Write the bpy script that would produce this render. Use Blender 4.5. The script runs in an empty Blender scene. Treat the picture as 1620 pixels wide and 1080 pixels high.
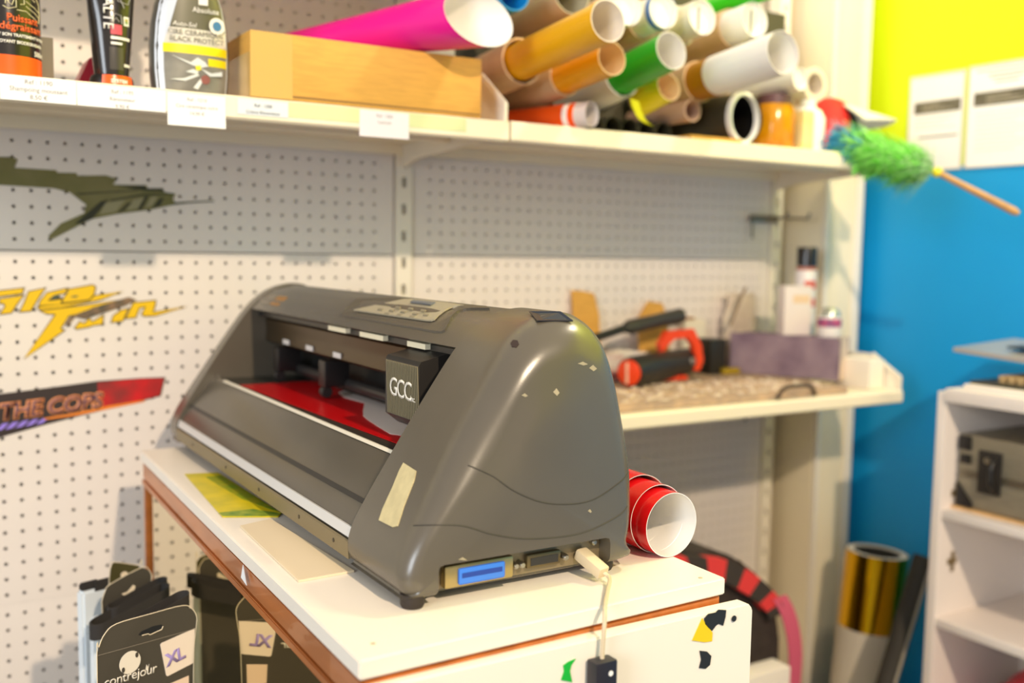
import bpy, bmesh, math, random
from mathutils import Vector, Matrix, noise
from mathutils.geometry import tessellate_polygon
from mathutils.bvhtree import BVHTree
random.seed(7)
SC = bpy.context.scene
COL = SC.collection

# ------------------------------------------------------------------ camera
FPX, YAW, PITCH, ROLL = 1592.5, .5532, .0910, .0166
CAM = Vector((-.1641, -1.7294, 1.25))
CF = Vector((math.sin(YAW)*math.cos(PITCH), math.cos(YAW)*math.cos(PITCH), -math.sin(PITCH)))
_R0 = Vector((math.cos(YAW), -math.sin(YAW), 0)); _U0 = _R0.cross(CF)
CR = _R0*math.cos(ROLL) + _U0*math.sin(ROLL); CU = CR.cross(CF)
cd = bpy.data.cameras.new('camera'); cam = bpy.data.objects.new('camera', cd); COL.objects.link(cam)
cd.sensor_width = 36; cd.sensor_fit = 'HORIZONTAL'; cd.lens = FPX*36/1620
cd.clip_start = .02; cd.clip_end = 60
cam.matrix_world = Matrix(((CR.x, CU.x, -CF.x, CAM.x), (CR.y, CU.y, -CF.y, CAM.y), (CR.z, CU.z, -CF.z, CAM.z), (0, 0, 0, 1)))
cd.dof.use_dof = True; cd.dof.focus_distance = 1.03; cd.dof.aperture_fstop = 2.8
SC.camera = cam

# ------------------------------------------------------------------ world, lamps, exposure
w = bpy.data.worlds.new('world'); SC.world = w; w.use_nodes = True
w.node_tree.nodes['Background'].inputs[0].default_value = (.94, .97, 1.0, 1)
w.node_tree.nodes['Background'].inputs[1].default_value = .50
def lamp(name, kind, loc, target, power, col, **kw):
    d = bpy.data.lights.new(name, kind); d.energy = power; d.color = col
    for k, v in kw.items(): setattr(d, k, v)
    o = bpy.data.objects.new(name, d); COL.objects.link(o); o.location = loc
    o.rotation_euler = (Vector(target)-Vector(loc)).to_track_quat('-Z', 'Y').to_euler()
    return o
lamp('ceiling_spot', 'SPOT', (.28, -2.94, 2.66), (.7, -.4, 1.1), 248, (1, .80, .57), shadow_soft_size=.045, spot_size=math.radians(130), spot_blend=.35)
lamp('ceiling_lamp', 'POINT', (1.50, -.95, 2.62), (0, 0, 0), 56, (1, .86, .68), shadow_soft_size=.06)
lamp('shop_window_daylight', 'AREA', (-3.2, -2.6, 1.9), (.4, -.6, 1.0), 85, (.86, .93, 1), shape='RECTANGLE', size=1.3, size_y=1.8)
vs = SC.view_settings
vs.view_transform = 'Standard'; vs.look = 'None'; vs.exposure = .07; vs.gamma = 1; vs.use_curve_mapping = False

# ------------------------------------------------------------------ helpers
def ray(x, y): return CF + CR*((x-810)/FPX) + CU*((540-y)/FPX)
def at(x, y, ax, v):                       # pixel -> point on the plane axis = v
    d = ray(x, y); t = (v-CAM[ax])/d[ax]; return CAM + d*t
def atp(x, y, P, n):                       # pixel -> point on a general plane
    d = ray(x, y); n = Vector(n); return CAM + d*((Vector(P)-CAM).dot(n)/d.dot(n))
def crop(ox, oy, s): return lambda pts: [(ox+a/s, oy+b/s) for a, b in pts]

def lin(c):
    if isinstance(c, str):
        c = c.lstrip('#'); c = [int(c[i:i+2], 16)/255 for i in (0, 2, 4)]
    return tuple(((v/12.92) if v <= .04045 else ((v+.055)/1.055)**2.4) for v in c[:3]) + (1,)
MATS = {}
def mat(name, col, rough=.5, metal=0., var=0., scale=20., bump=0., bscale=200., col2=None, spec=.5, coat=0., emit=None, trans=0., stretch=None, ramp=(.35, .65)):
    if name in MATS: return MATS[name]
    m = bpy.data.materials.new(name); m.use_nodes = True; nt = m.node_tree; b = nt.nodes['Principled BSDF']
    c = lin(col); b.inputs['Base Color'].default_value = c
    b.inputs['Roughness'].default_value = rough; b.inputs['Metallic'].default_value = metal
    b.inputs['Specular IOR Level'].default_value = spec; b.inputs['Coat Weight'].default_value = coat
    if trans: b.inputs['Transmission Weight'].default_value = trans
    tc = nt.nodes.new('ShaderNodeTexCoord'); src = tc.outputs['Object']
    if stretch:
        mp = nt.nodes.new('ShaderNodeMapping'); mp.inputs['Scale'].default_value = stretch
        nt.links.new(src, mp.inputs[0]); src = mp.outputs[0]
    if var or col2:
        n = nt.nodes.new('ShaderNodeTexNoise'); n.inputs['Scale'].default_value = scale; n.inputs['Detail'].default_value = 4
        nt.links.new(src, n.inputs['Vector'])
        r = nt.nodes.new('ShaderNodeValToRGB'); r.color_ramp.elements[0].position = ramp[0]; r.color_ramp.elements[1].position = ramp[1]
        c2 = lin(col2) if col2 else tuple(min(1, v*(1+var)) for v in c[:3])+(1,)
        r.color_ramp.elements[0].color = c if col2 else tuple(v*(1-var) for v in c[:3])+(1,)
        r.color_ramp.elements[1].color = c2
        nt.links.new(n.outputs['Fac'], r.inputs[0]); nt.links.new(r.outputs[0], b.inputs['Base Color'])
    if bump:
        n2 = nt.nodes.new('ShaderNodeTexNoise'); n2.inputs['Scale'].default_value = bscale
        nt.links.new(src, n2.inputs['Vector'])
        bp = nt.nodes.new('ShaderNodeBump'); bp.inputs['Strength'].default_value = bump; bp.inputs['Distance'].default_value = .001
        nt.links.new(n2.outputs['Fac'], bp.inputs['Height']); nt.links.new(bp.outputs[0], b.inputs['Normal'])
    if emit: b.inputs['Emission Color'].default_value = lin(emit[0]); b.inputs['Emission Strength'].default_value = emit[1]
    MATS[name] = m; return m

ORG = {}
def thing(name, label, cat, loc, group=None):
    o = bpy.data.objects.new(name, None); COL.objects.link(o); o.location = loc; o.empty_display_size = .02
    o['label'] = label; o['category'] = cat
    if group: o['group'] = group
    ORG[o.name] = Vector(loc); return o
def tag(o, label, cat, group=None, kind=None):
    if label: o['label'] = label
    if cat: o['category'] = cat
    if group: o['group'] = group
    if kind: o['kind'] = kind
    return o
def struct(o, label=None):
    o['kind'] = 'structure'
    if label: o['label'] = label
    return o
def adopt(o, parent):
    if parent is not None:
        o.parent = parent; o.matrix_parent_inverse = Matrix.Translation(-ORG.get(parent.name, Vector()))
    return o
def link(name, me, m=None, parent=None, smooth=False, auto=None):
    if m is not None:
        for x in (m if isinstance(m, (list, tuple)) else [m]): me.materials.append(x)
    o = bpy.data.objects.new(name, me); COL.objects.link(o)
    if smooth or auto is not None:
        me.polygons.foreach_set('use_smooth', [True]*len(me.polygons))
        if auto is not None:
            try: me.set_sharp_from_angle(angle=math.radians(auto))
            except Exception: pass
    adopt(o, parent); return o
def meshobj(name, V, F, m, parent=None, smooth=False, auto=None, mi=None, fix=True):
    me = bpy.data.meshes.new(name); me.from_pydata([tuple(v) for v in V], [], F)
    if mi: me.polygons.foreach_set('material_index', mi)
    if fix:
        bm = bmesh.new(); bm.from_mesh(me); bmesh.ops.recalc_face_normals(bm, faces=bm.faces); bm.to_mesh(me); bm.free()
    me.update(); return link(name, me, m, parent, smooth, auto)
def frombm(name, bm, m, parent=None, smooth=False, auto=None):
    bmesh.ops.recalc_face_normals(bm, faces=bm.faces)
    me = bpy.data.meshes.new(name); bm.to_mesh(me); bm.free(); return link(name, me, m, parent, smooth, auto)
def addbox(bm, lo, hi, M=None):
    vs_ = [bm.verts.new((x, y, z)) for x in (lo[0], hi[0]) for y in (lo[1], hi[1]) for z in (lo[2], hi[2])]
    for f in ((0, 1, 3, 2), (4, 6, 7, 5), (0, 4, 5, 1), (2, 3, 7, 6), (0, 2, 6, 4), (1, 5, 7, 3)): bm.faces.new([vs_[i] for i in f])
    if M is not None: bmesh.ops.transform(bm, matrix=M, verts=vs_)
    return vs_
def box(name, lo, hi, m, parent=None, bevel=0., M=None, seg=2):
    bm = bmesh.new(); addbox(bm, lo, hi)
    if bevel: bmesh.ops.bevel(bm, geom=bm.edges[:], offset=bevel, segments=seg, affect='EDGES', profile=.6)
    if M is not None: bm.transform(M)
    return frombm(name, bm, m, parent, auto=35 if bevel else None)
def prism(name, pts, vec, m, parent=None, bevel=0., auto=None):
    """closed polygon (3-D points) pushed along vec"""
    bm = bmesh.new(); vec = Vector(vec)
    a = [bm.verts.new(p) for p in pts]; b = [bm.verts.new(Vector(p)+vec) for p in pts]
    n = len(pts)
    if n > 4 and not bevel:
        for t in tessellate_polygon([[Vector(p) for p in pts]]):
            try: bm.faces.new([a[i] for i in t]); bm.faces.new([b[i] for i in t][::-1])
            except ValueError: pass
    else: bm.faces.new(a); bm.faces.new(b[::-1])
    for i in range(n): bm.faces.new((a[i], b[i], b[(i+1) % n], a[(i+1) % n]))
    if bevel: bmesh.ops.bevel(bm, geom=bm.edges[:], offset=bevel, segments=2, affect='EDGES')
    bmesh.ops.triangulate(bm, faces=[f for f in bm.faces if len(f.verts) > 4])
    return frombm(name, bm, m, parent, auto=auto if auto else (35 if bevel else None))
def frame_of(d):
    d = Vector(d).normalized(); u = d.cross(Vector((0, 0, 1)))
    if u.length < 1e-4: u = Vector((1, 0, 0))
    u.normalize(); return d, u, u.cross(d)
def sweep(name, path, r, m, parent=None, n=10, cap=True, flat=1.):
    V, Fc = [], []; P = [Vector(p) for p in path]; pu = None
    rr = r if isinstance(r, (list, tuple)) else [r]*len(P)
    for i, p in enumerate(P):
        d = (P[min(i+1, len(P)-1)]-P[max(i-1, 0)]).normalized()
        if pu is None: _, u, v = frame_of(d)
        else:
            u = (pu - d*pu.dot(d)).normalized(); v = u.cross(d)
        pu = u
        for k in range(n):
            a = 2*math.pi*k/n; V.append(p + u*math.cos(a)*rr[i] + v*math.sin(a)*rr[i]*flat)
    for i in range(len(P)-1):
        for k in range(n): Fc.append((i*n+k, i*n+(k+1) % n, (i+1)*n+(k+1) % n, (i+1)*n+k))
    if cap: Fc.append(tuple(range(n))[::-1]); Fc.append(tuple((len(P)-1)*n+k for k in range(n)))
    return meshobj(name, V, Fc, m, parent, auto=40)
def lathe(name, prof, base, axis, m, parent=None, n=32, sx=1., auto=40):
    """profile [(radius, height)] turned about axis from base; sx squashes one side"""
    d, u, v = frame_of(axis); V, Fc = [], []; base = Vector(base)
    for r, h in prof:
        for k in range(n):
            a = 2*math.pi*k/n; V.append(base + d*h + u*math.cos(a)*r + v*math.sin(a)*r*sx)
    for i in range(len(prof)-1):
        for k in range(n): Fc.append((i*n+k, i*n+(k+1) % n, (i+1)*n+(k+1) % n, (i+1)*n+k))
    if prof[0][0] > 1e-5: Fc.append(tuple(range(n))[::-1])
    if prof[-1][0] > 1e-5: Fc.append(tuple((len(prof)-1)*n+k for k in range(n)))
    return meshobj(name, V, Fc, m, parent, auto=auto)
def pipe(name, A, B, ra, rb, th, mo, mi_, parent=None, n=40, turns=1.0, slant=0., start=0.):
    """hollow rolled sheet from A to B: outer material, inner material, real thickness; turns > 1 makes a spiral"""
    A, B = Vector(A), Vector(B); d, u, v = frame_of(B-A); L = (B-A).length; V, Fc, mi = [], [], []
    N = int(n*turns)
    for k in range(N+1):
        a = start + 2*math.pi*turns*k/N; grow = (k/N)*(turns-1)*th*3.0 if turns > 1 else 0
        dirv = u*math.cos(a)+v*math.sin(a)
        for (P, r, e) in ((A, ra, 0), (B, rb, 1)):
            off = d*(-slant*(k/N)) if e else Vector()
            V.append(P+off+dirv*(r+grow)); V.append(P+off+dirv*(r+grow-th))
    for k in range(N):
        a, b = 4*k, 4*k+4
        Fc += [(a, b, b+2, a+2), (a+1, a+3, b+3, b+1), (a, a+1, b+1, b), (a+2, b+2, b+3, a+3)]; mi += [0, 1, 1, 1]
    if turns > 1: Fc += [(0, 2, 3, 1), (4*N, 4*N+1, 4*N+3, 4*N+2)]; mi += [0, 0]
    return meshobj(name, V, Fc, [mo, mi_], parent, auto=40, mi=mi, fix=False)
def text(name, s, org, right, up, size, m, parent=None, shear=0., off=0., ext=.0002, space=1., align='LEFT', kind=None, fit=None):
    c = bpy.data.curves.new(name, 'FONT'); c.body = s; c.size = 1; c.shear = shear; c.offset = off/size; c.extrude = 0
    c.space_character = space; c.align_x = align; c.resolution_u = 3
    o = bpy.data.objects.new('tmp', c); COL.objects.link(o); dg = bpy.context.evaluated_depsgraph_get(); dg.update()
    me = bpy.data.meshes.new_from_object(o.evaluated_get(dg)); bpy.data.objects.remove(o); bpy.data.curves.remove(c)
    if fit:
        xs_ = [v.co.x for v in me.vertices]; k_ = fit/((max(xs_)-min(xs_))*size); size *= k_
    r = Vector(right).normalized(); u = Vector(up); u = (u-r*u.dot(r)).normalized(); n = r.cross(u)
    me.transform(Matrix(((r.x*size, u.x*size, n.x, org[0]), (r.y*size, u.y*size, n.y, org[1]), (r.z*size, u.z*size, n.z, org[2]), (0, 0, 0, 1))))
    me.name = name
    bm = bmesh.new(); bm.from_mesh(me)
    g = bmesh.ops.extrude_face_region(bm, geom=bm.faces[:]); bmesh.ops.translate(bm, vec=n*ext, verts=[e for e in g['geom'] if isinstance(e, bmesh.types.BMVert)])
    bm.to_mesh(me); bm.free(); me.materials.clear()
    return link(name, me, m, parent)
def smooth_curve(pts, n, closed=True):
    out = []; N = len(pts)
    rng = range(N) if closed else range(N-1)
    for i in rng:
        p0, p1, p2, p3 = [Vector(pts[(i+k) % N]) if closed else Vector(pts[max(0, min(N-1, i+k))]) for k in (-1, 0, 1, 2)]
        for k in range(n):
            t = k/n; out.append(.5*((2*p1)+(p2-p0)*t+(2*p0-5*p1+4*p2-p3)*t*t+(3*p1-p0-3*p2+p3)*t**3))
    if not closed: out.append(Vector(pts[-1]))
    return out
def wallshape(pts, y=-.0012): return [at(a, b, 1, y) for a, b in pts]

# ------------------------------------------------------------------ materials
M_CREAM = mat('cream_enamel', '#f3ead8', .42, var=.015, scale=6)
M_PEG = mat('peg_enamel', '#ece2d8', .48, var=.02, scale=5)
M_LIP = mat('shelf_enamel', '#f6e9cf', .35, var=.015, scale=5)
M_WHITE = mat('white_paper', '#f4f1ee', .75)
M_LABEL = mat('price_paper', '#f7f3f1', .7)
M_INK = mat('grey_ink', '#8a8684', .8)
M_BLACK = mat('black_plastic', '#1d1b1a', .38)
M_DARK = mat('dark_plastic', '#2a2826', .45)
M_BODY = mat('graphite_shell', '#5d5548', .27, var=.05, scale=9, bump=.04, bscale=900, spec=.75)
M_BODY2 = mat('graphite_shell_matt', '#544d41', .28, var=.06, scale=12)
M_CHROME = mat('brushed_metal', '#b9b4a8', .3, metal=1)
M_STEEL = mat('dull_steel', '#8c8474', .38, metal=.9)
M_KRAFT = mat('kraft_board', '#d9a248', .7, var=.06, scale=30, stretch=(1, 1, 8), bump=.1, bscale=120)
M_TUBE = mat('tube_board', '#cfae86', .75, var=.05, scale=25)
M_TUBEW = mat('white_tube_board', '#dcd6c8', .7, var=.04, scale=25)
M_LINER = mat('liner_paper', '#f3e6d6', .55)
M_LINERW = mat('white_liner', '#f4efe9', .5)
M_WOOD = mat('varnished_wood', '#b5662a', .35, var=.2, scale=12, stretch=(3, .4, 3), coat=.3)
M_LAMIN = mat('white_laminate', '#f6ecdd', .35, var=.02, scale=4, spec=.5)

# ------------------------------------------------------------------ setting
W = 1.86
struct(box('floor', (-3.5, -4.5, -.06), (W+.1, .3, 0), mat('floor_tile', '#5f5a54', .5, var=.08, scale=3)), 'pale grey shop floor')
struct(box('wall_back', (-3.5, .06, 0), (W+.1, .16, 3.0), mat('plaster', '#cfc8ba', .8, var=.03, scale=4)), 'plain plaster wall behind the shelving')
ZB = 1.452
wr = thing('wall_right', 'side wall painted lime green above and blue below', '', (W, -1.5, 0)); del wr['category']; struct(wr)
M_BLUE = mat('blue_paint', '#069bdd', .5, var=.03, scale=3, bump=.05, bscale=60)
M_LIME = mat('lime_paint', '#d6ea06', .55, var=.02, scale=3, bump=.05, bscale=60)
box('lower_paint_field', (W, -4.5, 0), (W+.1, .06, ZB), M_BLUE, wr)
box('upper_paint_field', (W, -4.5, ZB), (W+.1, .06, 3.0), M_LIME, wr)
pil = struct(box('trim_1', (1.685, -.10, 0), (1.82, .06, 3.0), mat('pillar_paint', '#f3e6c6', .6, var=.02, scale=4), bevel=.004), 'cream pillar between the shelving and the side wall')
box('cable_trunking', (1.686, -.112, 0), (1.70, -.1001, 3.0), M_CREAM, pil, bevel=.003)
box('edge_strip', (1.795, -.104, 0), (1.821, -.1001, 3.0), M_CREAM, pil, bevel=.001)

# ------------------------------------------------------------------ pegboard shelving frame
ZA = 1.4036; PITCHM = .025
gd = thing('gondola_shelving', 'cream slotted-post shelving frame with perforated back panels', 'shelving', (.659, .01, 0))
def pegmesh(ncol, nrow, ml, mr, mz, r=.0030, th=.0012):
    V, Fc = [], []; S = PITCHM/2; K = 8
    inn = [(math.cos(math.pi*2*k/K+math.pi/4)*r, math.sin(math.pi*2*k/K+math.pi/4)*r) for k in range(K)]
    out = [(S, S), (0, S), (-S, S), (-S, 0), (-S, -S), (0, -S), (S, -S), (S, 0)]
    for i in range(ncol):
        for j in range(nrow):
            x, z = i*PITCHM, -j*PITCHM; b = len(V)
            for (a, c) in out:
                # stretch the outer border cells to the panel edge
                xx = x+a; zz = z+c
                if i == 0 and a < 0: xx = x-ml
                if i == ncol-1 and a > 0: xx = x+mr
                if j == 0 and c > 0: zz = z+mz
                if j == nrow-1 and c < 0: zz = z-mz
                V.append((xx, 0, zz))
            for (a, c) in inn: V.append((x+a, 0, z+c))
            for (a, c) in inn: V.append((x+a, th, z+c))
            for k in range(K):
                k2 = (k+1) % K
                Fc.append((b+k, b+8+k, b+8+k2, b+k2)); Fc.append((b+8+k, b+16+k, b+16+k2, b+8+k2))
    X0, X1, Z0, Z1 = -ml, (ncol-1)*PITCHM+mr, -(nrow-1)*PITCHM-mz, mz; b = len(V)
    V += [(X0, 0, Z0), (X1, 0, Z0), (X1, 0, Z1), (X0, 0, Z1), (X0, .012, Z0), (X1, .012, Z0), (X1, .012, Z1), (X0, .012, Z1)]
    for i in range(4): Fc.append((b+i, b+(i+1) % 4, b+4+(i+1) % 4, b+4+i))
    me = bpy.data.meshes.new('peg_panel'); me.from_pydata(V, [], Fc)
    me.materials.append(M_PEG); me.update(); return me
PL = pegmesh(37, 22, .0215, .0385, .0163); PR = pegmesh(36, 22, .0355, .0280, .0163)
for me, x0 in ((PL, -12*PITCHM), (PR, .714)):
    for z0 in (ZA+15*PITCHM, ZA-.1847, ZA-.7421):
        o = bpy.data.objects.new('peg_panel', me); COL.objects.link(o); o.location = (x0, 0, z0); adopt(o, gd)
def upright(x):
    bm = bmesh.new(); hw = .0165; sw = .0042
    # face strip with real slots: two stiles and the bridges between the slots
    for (a, b) in ((-hw, -sw), (sw, hw)): addbox(bm, (x+a, -.006, .02), (x+b, .03, 2.2))
    z = .02
    zs = [ZA+.018-.05*k for k in range(-16, 28)][::-1]
    for s in zs:
        if s > .05: addbox(bm, (x-sw, -.006, z), (x+sw, -.002, s-.0095)); z = s+.0095
    addbox(bm, (x-sw, -.006, z), (x+sw, -.002, 2.2)); addbox(bm, (x-sw, .02, .02), (x+sw, .03, 2.2))
    return frombm('upright_post', bm, M_CREAM, gd)
for x in (-.341, .6585, 1.637): upright(x)
box('foot_rail', (-.36, -.005, 0), (1.655, .03, .02), M_CREAM, gd)

def tray(name, label, x0, x1, z, yf, lip=.031, group=None, side=True):
    t = thing(name, label, 'shelf', ((x0+x1)/2, 0, z), group)
    prof = [(-.0065, z-.026), (-.0065, z), (yf+.003, z), (yf, z-.003), (yf, z-lip+.003), (yf+.003, z-lip), (yf+.018, z-lip), (yf+.018, z-lip+.003),
            (yf+.006, z-lip+.003), (yf+.006, z-.006), (-.012, z-.006), (-.012, z-.026)]
    prism('shelf_tray', [(x0, y, zz) for y, zz in prof], (x1-x0, 0, 0), M_LIP, t)
    for xx in (x0+.0004, x1-.0024):
        prism('side_bracket', [(xx, -.0065, z-.0062), (xx, yf+.02, z-.0062), (xx, yf+.02, z-.02), (xx, -.06, z-.036), (xx, -.0065, z-.05)], (.002, 0, 0), M_CREAM, t)
    box('stiffener', (x0+.01, -.20, z-.018), (x1-.01, -.185, z-.0062), M_LIP, t)
    return t
YF = -.382; ZS = 1.447
sh_l = tray('metal_shelf', 'cream upper metal shelf with price tags along its lip', -.338, .6565, ZS, YF)
sh_r = tray('metal_shelf', 'cream upper metal shelf carrying the stacked vinyl rolls', .6605, 1.633, ZS+.001, YF)
sh_u = tray('metal_shelf', 'empty cream top shelf above the bottles', -.338, .6565, 1.735, YF)
ZM = .968; YM = -.372
sh_m = tray('metal_shelf', 'cream waist-high metal shelf cluttered with tools', .6605, 1.645, ZM, YM, lip=.026)
sh_b = tray('metal_shelf', 'cream low metal shelf under the backpack', .6605, 1.60, .20, -.37, lip=.03)
# pentagonal end plates
def endplate(parent, x, z, yf, h=.072, th=.004):
    pts = [(x, yf+.004, z-.024), (x, yf+.004, z+.028), (x, yf+.075, z+h), (x, -.01, z+h), (x, -.01, z-.024)]
    p = prism('end_plate', pts, (th, 0, 0), M_CREAM, parent)
    q = [(x-.004, yf+.001, z), (x-.004, yf+.001, z+.03), (x-.004, yf+.0745, z+h+.004), (x-.004, yf+.08, z+h-.004), (x-.004, yf+.008, z+.026), (x-.004, yf+.008, z)]
    prism('folded_rim', q, (.0038, 0, 0), M_CREAM, parent)
    return p
endplate(sh_l, .652, ZS, YF, h=.078)
endplate(sh_m, 1.641, ZM, YM, h=.07)
# price tags on the lip of the left shelf
def pricetag(pa, pb, ztop, zbot, lines, col=M_LABEL, y=None, ink=M_INK, sz=.006):
    y = y if y is not None else YF-.0011
    A = at(pa[0], pa[1], 1, y); B = at(pb[0], pb[1], 1, y)
    o = prism('price_tag', [(A.x, y, zbot), (B.x, y, zbot), (B.x, y, ztop), (A.x, y, ztop)], (0, .0008, 0), col, sh_l)
    for i, s in enumerate(lines):
        text('tag_lettering', s, ((A.x+B.x)/2, y-.0001, ztop-.009-.0088*i), (1, 0, 0), (0, 0, 1), sz, ink, o, align='CENTER', ext=.0001)
    return o
pricetag((0, 130), (120, 130), ZS-.001, ZS-.030, ['Ref : 1190', 'Shampoing moussant', '8,50 €'], sz=.0075)
pricetag((122, 140), (262, 150), ZS-.003, ZS-.030, ['Ref : 1195', 'Rénovateur', '9,90 €'], sz=.0065)
pricetag((265, 165), (357, 180), ZS-.004, ZS-.045, ['Ref : 1210', 'Cire céramique noire', '14,90 €'], sz=.0062)
pricetag((376, 165), (456, 175), ZS-.004, ZS-.024, ['Ref : 1200', 'Crème Rénovateur'], mat('grey_tag', '#dcdfe6', .7), ink=M_BLACK, sz=.006)
pricetag((569, 190), (647, 200), ZS-.003, ZS-.040, ['Ref : 1205', 'Lustrant'], mat('lilac_tag', '#ece4ea', .7), sz=.0062)
A = at(457, 160, 1, YF); B = at(737, 190, 1, YF)
box('price_strip', (A.x, YF-.0008, ZS-.022), (B.x, YF-.0001, ZS-.002), mat('pale_green_strip', '#d8dea8', .5), sh_l)
box('price_strip', (-.3, YF-.0008, ZS-.022), (at(264, 160, 1, YF).x, YF-.0001, ZS-.002), mat('cream_strip', '#f6eed2', .5), sh_l)

# hooks on the right post
for (z, n, ln) in ((1.335, 2, .12), (.905, 1, .11)):
    hk = thing('wire_hook', ('empty grey wire hook frame on the end post above the shelf clutter' if z > 1 else 'empty dark wire hook below the waist-high shelf'), 'hook', (1.60, -.003, z))
    mm = M_STEEL if z > 1 else mat('blackened_wire', '#4a443c', .5, metal=.6)
    box('hook_plate', (1.545, -.011, z-.012), (1.635, -.0062, z+.006), mm, hk, bevel=.001)
    for k in range(n):
        x = 1.55+.07*k
        sweep('prong', [(x, -.009, z), (x, -ln*.6, z-.002), (x, -ln*.95, z-.004), (x, -ln, z+.008)], .0028, mm, hk, n=8)
    sweep('drop_wire', [(1.55, -.01, z), (1.55, -.012, z-.05)], .0026, mm, hk, n=8)


# ------------------------------------------------------------------ stickers on the pegboard
def decal(name, label, px, m, y=-.0013):
    P = wallshape(px, y); c = sum(P, Vector())/len(P)
    t = thing(name, label, 'sticker', (c.x, 0, c.z))
    prism('vinyl_base', P, (0, .0011, 0), m, t); return t
cA = crop(0, 220, 5.4)
M_OLIVE = mat('olive_print', '#6d6a35', .4, col2='#7c7547', scale=14)
dec = decal('olive_decal', 'jagged olive-green swoosh sticker on the upper pegboard', cA([(-260, 140), (0, 150), (100, 152), (150, 172), (122, 243), (478, 265), (490, 285), (652, 288), (662, 312), (905, 308), (995, 340), (965, 388), (1250, 393), (1262, 420), (1392, 418), (1400, 450), (1500, 466), (1478, 505), (1490, 540), (1620, 532), (1830, 524), (1830, 534), (1620, 546), (1480, 562), (1270, 605), (1000, 640), (780, 682), (700, 722), (425, 862), (414, 825), (520, 720), (720, 632), (735, 560), (600, 456), (460, 420), (-260, 375)]), M_OLIVE)
M_OLD = mat('olive_dark_print', '#34341f', .45); M_OLP = mat('olive_pale_print', '#96906c', .45)
for s in ([(860, 530), (930, 515), (790, 680), (690, 722), (640, 720)], [(1090, 545), (1130, 540), (1050, 615), (1000, 632)], [(1240, 490), (1270, 486), (1210, 600), (1170, 606)], [(1360, 510), (1400, 500), (1370, 570), (1300, 590)],
          [(640, 462), (900, 450), (1180, 432), (1180, 440), (900, 460), (680, 474)], [(930, 520), (1210, 470), (1480, 462), (1480, 470), (1210, 484), (950, 530)], [(1490, 541), (1620, 533), (1828, 525), (1828, 533), (1620, 545), (1484, 556)], [(1000, 400), (1240, 396), (1250, 420), (1390, 421), (1395, 446), (1230, 440)]):
    prism('dark_stroke', wallshape(cA(s), -.0015), (0, .0001, 0), M_OLD, dec)
for s in ([(900, 545), (1070, 520), (990, 620), (850, 645)], [(1140, 520), (1230, 500), (1180, 590), (1080, 610)], [(1290, 495), (1350, 490), (1300, 570), (1240, 590)]):
    prism('pale_stroke', wallshape(cA(s), -.0015), (0, .0001, 0), M_OLP, dec)

cB = crop(0, 390, 5.4)
M_YEL = mat('yellow_print', '#f2c40c', .4); M_YBLK = mat('brown_black_print', '#3a3014', .45)
yel = thing('yellow_decal', 'yellow lettering sticker with a long pointed tail below the swoosh', 'sticker', (.12, 0, 1.16))
cY = crop(0, 411, 3.41)
def grow2(P, k):
    ar = sum(P[i][0]*P[(i+1) % len(P)][1]-P[(i+1) % len(P)][0]*P[i][1] for i in range(len(P))); sg = 1 if ar > 0 else -1; out = []
    for i in range(len(P)):
        p0, p1, p2 = [Vector(P[(i+j) % len(P)]) for j in (-1, 0, 1)]; d1 = (p1-p0).normalized(); d2 = (p2-p1).normalized()
        n1 = Vector((d1.y, -d1.x))*sg; n2 = Vector((d2.y, -d2.x))*sg; n_ = n1+n2
        n_ = n_/max(.35, n_.dot(n1)) if n_.length > 1e-3 else n1
        if n_.length > 2.2: n_ = n_.normalized()*2.2
        out.append((p1.x+n_.x*k, p1.y+n_.y*k))
    return out
LET = [[(-160, 185), (128, 153), (118, 180), (-20, 198), (-60, 290), (-160, 300)], [(0, 212), (125, 192), (92, 235), (60, 284), (2, 292), (30, 250), (20, 232), (0, 235)], [(155, 172), (243, 152), (215, 190), (192, 228), (165, 274), (108, 279), (135, 225)],
       [(255, 178), (362, 154), (350, 178), (300, 188), (262, 214), (262, 222), (335, 213), (325, 238), (212, 246), (218, 222)], [(368, 160), (500, 136), (514, 146), (505, 186), (478, 214), (336, 230), (348, 200), (366, 178)],
       [(205, 254), (480, 222), (510, 194), (664, 170), (540, 214), (330, 256), (215, 268)], [(218, 276), (520, 238), (690, 208), (500, 256), (455, 284), (372, 300), (325, 372), (345, 380), (130, 532), (302, 292), (252, 290)],
       [(405, 366), (430, 335), (455, 345), (480, 318), (500, 335), (556, 300), (552, 345), (500, 352), (480, 360), (412, 372)], [(612, 302), (655, 272), (690, 264), (662, 328), (602, 336)],
       [(680, 314), (720, 232), (838, 220), (836, 244), (822, 284), (1012, 250), (835, 300), (776, 302), (766, 292), (788, 250), (752, 258), (730, 310)]]
for P_ in LET: prism('letter_outline', wallshape(cY(grow2(P_, 5)), -.0013), (0, .0010, 0), M_YBLK, yel)
for P_ in LET: prism('yellow_letter', wallshape(cY(P_), -.0018), (0, .0004, 0), M_YEL, yel)
for P_ in ([(268, 210), (292, 190), (325, 182), (316, 204), (300, 212)], [(378, 201), (395, 193), (425, 192), (412, 203)]): prism('letter_counter', wallshape(cY(P_), -.0021), (0, .0002, 0), mat('counter_print', '#4f5a48', .5), yel)
M_TAN = mat('scuffed_print', '#8a6c50', .6, col2='#4b4a3e', scale=60)
prism('scuffed_patch', wallshape(cB([(600, 600), (680, 565), (860, 500), (1100, 430), (1165, 455), (1080, 500), (900, 560), (720, 620), (640, 600), (570, 690), (560, 660)]), -.0024), (0, .0002, 0), M_TAN, yel)

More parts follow.
